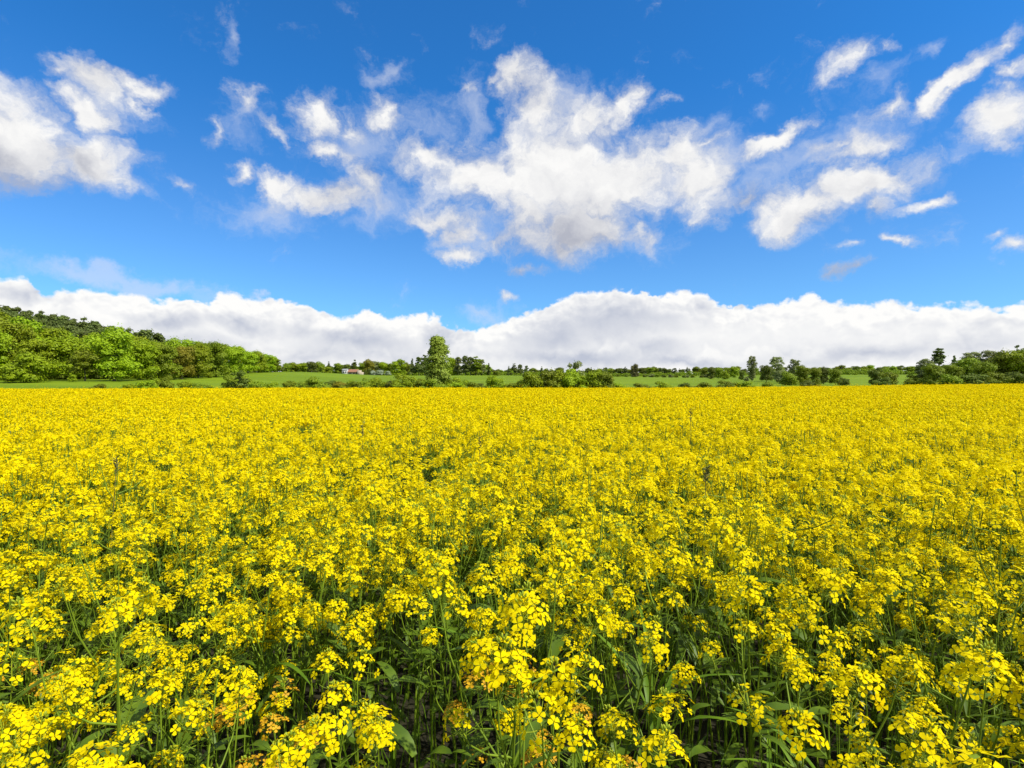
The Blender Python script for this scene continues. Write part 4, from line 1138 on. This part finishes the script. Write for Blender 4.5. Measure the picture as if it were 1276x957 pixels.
            def heads(vec):
                vo = N('ShaderNodeTexVoronoi'); vo.feature = 'SMOOTH_F1'; vo.inputs['Scale'].default_value = 24; vo.inputs['Smoothness'].default_value = 0.4
                vo.inputs['Detail'].default_value = 2.0; vo.inputs['Roughness'].default_value = 0.55; vo.inputs['Lacunarity'].default_value = 2.3
                L(vec, vo.inputs['Vector']); return vo.outputs['Distance']
            pb = vmath('ADD', vmath('MULTIPLY', p, (1.0, 1.35, 1.0)), vmath('SCALE', vmath('SUBTRACT', noise(p, 13, 3, 0.5, col=True), (0.5, 0.5, 0.5)), s=0.045))
            h0 = heads(pb); h1 = heads(vmath('ADD', pb, (0.006, 0.013, 0)))
            big = maprange(noise(p, 9, 2), 0.35, 0.65, 0.006, 0.022)
            below = math_('SUBTRACT', math_('SUBTRACT', top, math_('MULTIPLY', math_('SUBTRACT', h0, 0.35), big)), sepd.outputs[1])
            a_bank = maprange(below, -0.002, 0.006)
            bd = torn(p, 0.06, 0.035)
            soft = noise(vmath('MULTIPLY', bd, (1.0, 2.0, 1.0)), 6, 5, 0.52)
            lit2 = math_('MULTIPLY', math_('SUBTRACT', h1, h0), maprange(below, 0.0, 0.05, 0.75, 0.10, 'LINEAR'))
            rim = maprange(below, 0.0, 0.032, 0.30, 0.0, 'LINEAR')
            sh2 = math_('ADD', math_('MULTIPLY', union(bd, bank_greys, sec, 0.2), 1.1), 0.03)
            cw = N('ShaderNodeCombineXYZ'); L(math_('ADD', az, math_('MULTIPLY', math_('SUBTRACT', soft, 0.5), 0.05)), cw.inputs[0])
            crest = math_('ADD', math_('MULTIPLY', math_('SUBTRACT', noise(cw.outputs[0], 8.5, 3, 0.6), 0.5), 0.17), 0.062)
            under = math_('SUBTRACT', math_('SUBTRACT', crest, math_('MULTIPLY', math_('SUBTRACT', h0, 0.35), 0.018)), sepd.outputs[1])
            glow = math_('MULTIPLY', maprange(under, -0.008, 0.008), maprange(under, 0.0, 0.04, 0.16, 0.0, 'LINEAR'))
            dusk = math_('MULTIPLY', maprange(under, 0.008, -0.008), maprange(under, -0.045, 0.0, 0.0, 0.08, 'LINEAR'))
            sh2 = math_('SUBTRACT', math_('ADD', sh2, dusk), glow)
            sh2 = math_('SUBTRACT', math_('ADD', math_('ADD', sh2, lit2), math_('MULTIPLY', math_('SUBTRACT', soft, 0.5), 0.34)), rim, clamp=True)
            c2 = mixc(sh2, (1.0, 0.995, 0.98), (0.52, 0.56, 0.67))
            col = mixc(a_bank, col, lift(c2))
        return background(col)
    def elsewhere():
        """the sky to the sides and behind: unseen cumulus, thickened to whiten the fill light"""
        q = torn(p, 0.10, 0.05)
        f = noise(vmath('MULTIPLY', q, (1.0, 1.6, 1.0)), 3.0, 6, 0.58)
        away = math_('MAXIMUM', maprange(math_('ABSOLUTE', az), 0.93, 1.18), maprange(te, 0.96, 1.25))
        a = math_('MULTIPLY', maprange(f, 0.43, 0.60), away)  # cloud cover raised out of view for a more neutral fill
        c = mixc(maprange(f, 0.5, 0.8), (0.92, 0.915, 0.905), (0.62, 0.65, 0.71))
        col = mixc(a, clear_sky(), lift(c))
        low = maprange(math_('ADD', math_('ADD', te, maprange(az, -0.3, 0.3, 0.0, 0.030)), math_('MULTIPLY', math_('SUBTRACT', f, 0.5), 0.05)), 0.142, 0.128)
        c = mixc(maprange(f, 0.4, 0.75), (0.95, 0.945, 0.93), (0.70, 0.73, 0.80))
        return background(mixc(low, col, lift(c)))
    def choose(f, a, b):
        n = N('ShaderNodeMixShader'); L(f, n.inputs[0]); L(a, n.inputs[1]); L(b, n.inputs[2]); return n.outputs[0]
    edges = [dirs(q, 400)[0] for q in (-260, 240, 480, 690, 900, 1536)]
    SPLIT, TOP = 0.20, 0.95
    def column(lo, hi, bank):
        def sh(i):
            return sector((edges[i], edges[i + 1], lo, hi), bank)
        acc = sh(0)
        for i in range(1, 5):
            acc = choose(math_('GREATER_THAN', az, edges[i]), acc, sh(i))
        return acc
    upper = column(SPLIT, TOP, False); lower = column(0.0, SPLIT, True)
    front = choose(math_('GREATER_THAN', te, SPLIT), lower, upper)
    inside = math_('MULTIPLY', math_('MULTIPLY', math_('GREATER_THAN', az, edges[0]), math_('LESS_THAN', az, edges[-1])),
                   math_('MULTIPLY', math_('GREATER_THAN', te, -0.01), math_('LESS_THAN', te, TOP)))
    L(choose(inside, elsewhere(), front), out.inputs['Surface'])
    w.cycles.sampling_method = 'NONE'
SKY_STRENGTH = 0.10
SKY_TINT = (0.20, 0.83, 1.40)
SKY_LOW = (0.46, 0.88, 1.30)
EXPOSURE = 0.4
CLOUD = 2 ** -EXPOSURE
build_world()

# ------------------------------------------------------------------ sun, camera, output
sd = bpy.data.lights.new('sun', 'SUN'); sd.energy = 4.6; sd.angle = R(0.53); sd.color = (1.0, 0.955, 0.88)
so = link('sun', sd)
dirv = Vector((math.sin(SUN_AZ) * math.cos(SUN_EL), math.cos(SUN_AZ) * math.cos(SUN_EL), math.sin(SUN_EL)))
so.rotation_euler = dirv.to_track_quat('Z', 'Y').to_euler(); so.location = (30, -30, 80)

cd = bpy.data.cameras.new('camera'); cd.sensor_width = 36; cd.lens = 36 * FPX / 1276
cd.clip_start = 0.02; cd.clip_end = 8000
co = link('camera', cd, loc=(0, 0, EYE), rot=(R(90), 0, 0))
scene.camera = co
scene.view_settings.view_transform = 'Standard'
scene.view_settings.look = 'None'
scene.view_settings.exposure = EXPOSURE
scene.view_settings.gamma = 1.0
scene.view_settings.use_curve_mapping = False
scene.render.engine = 'CYCLES'
scene.cycles.max_bounces = 6
scene.cycles.diffuse_bounces = 3
scene.cycles.transmission_bounces = 4
scene.cycles.glossy_bounces = 2
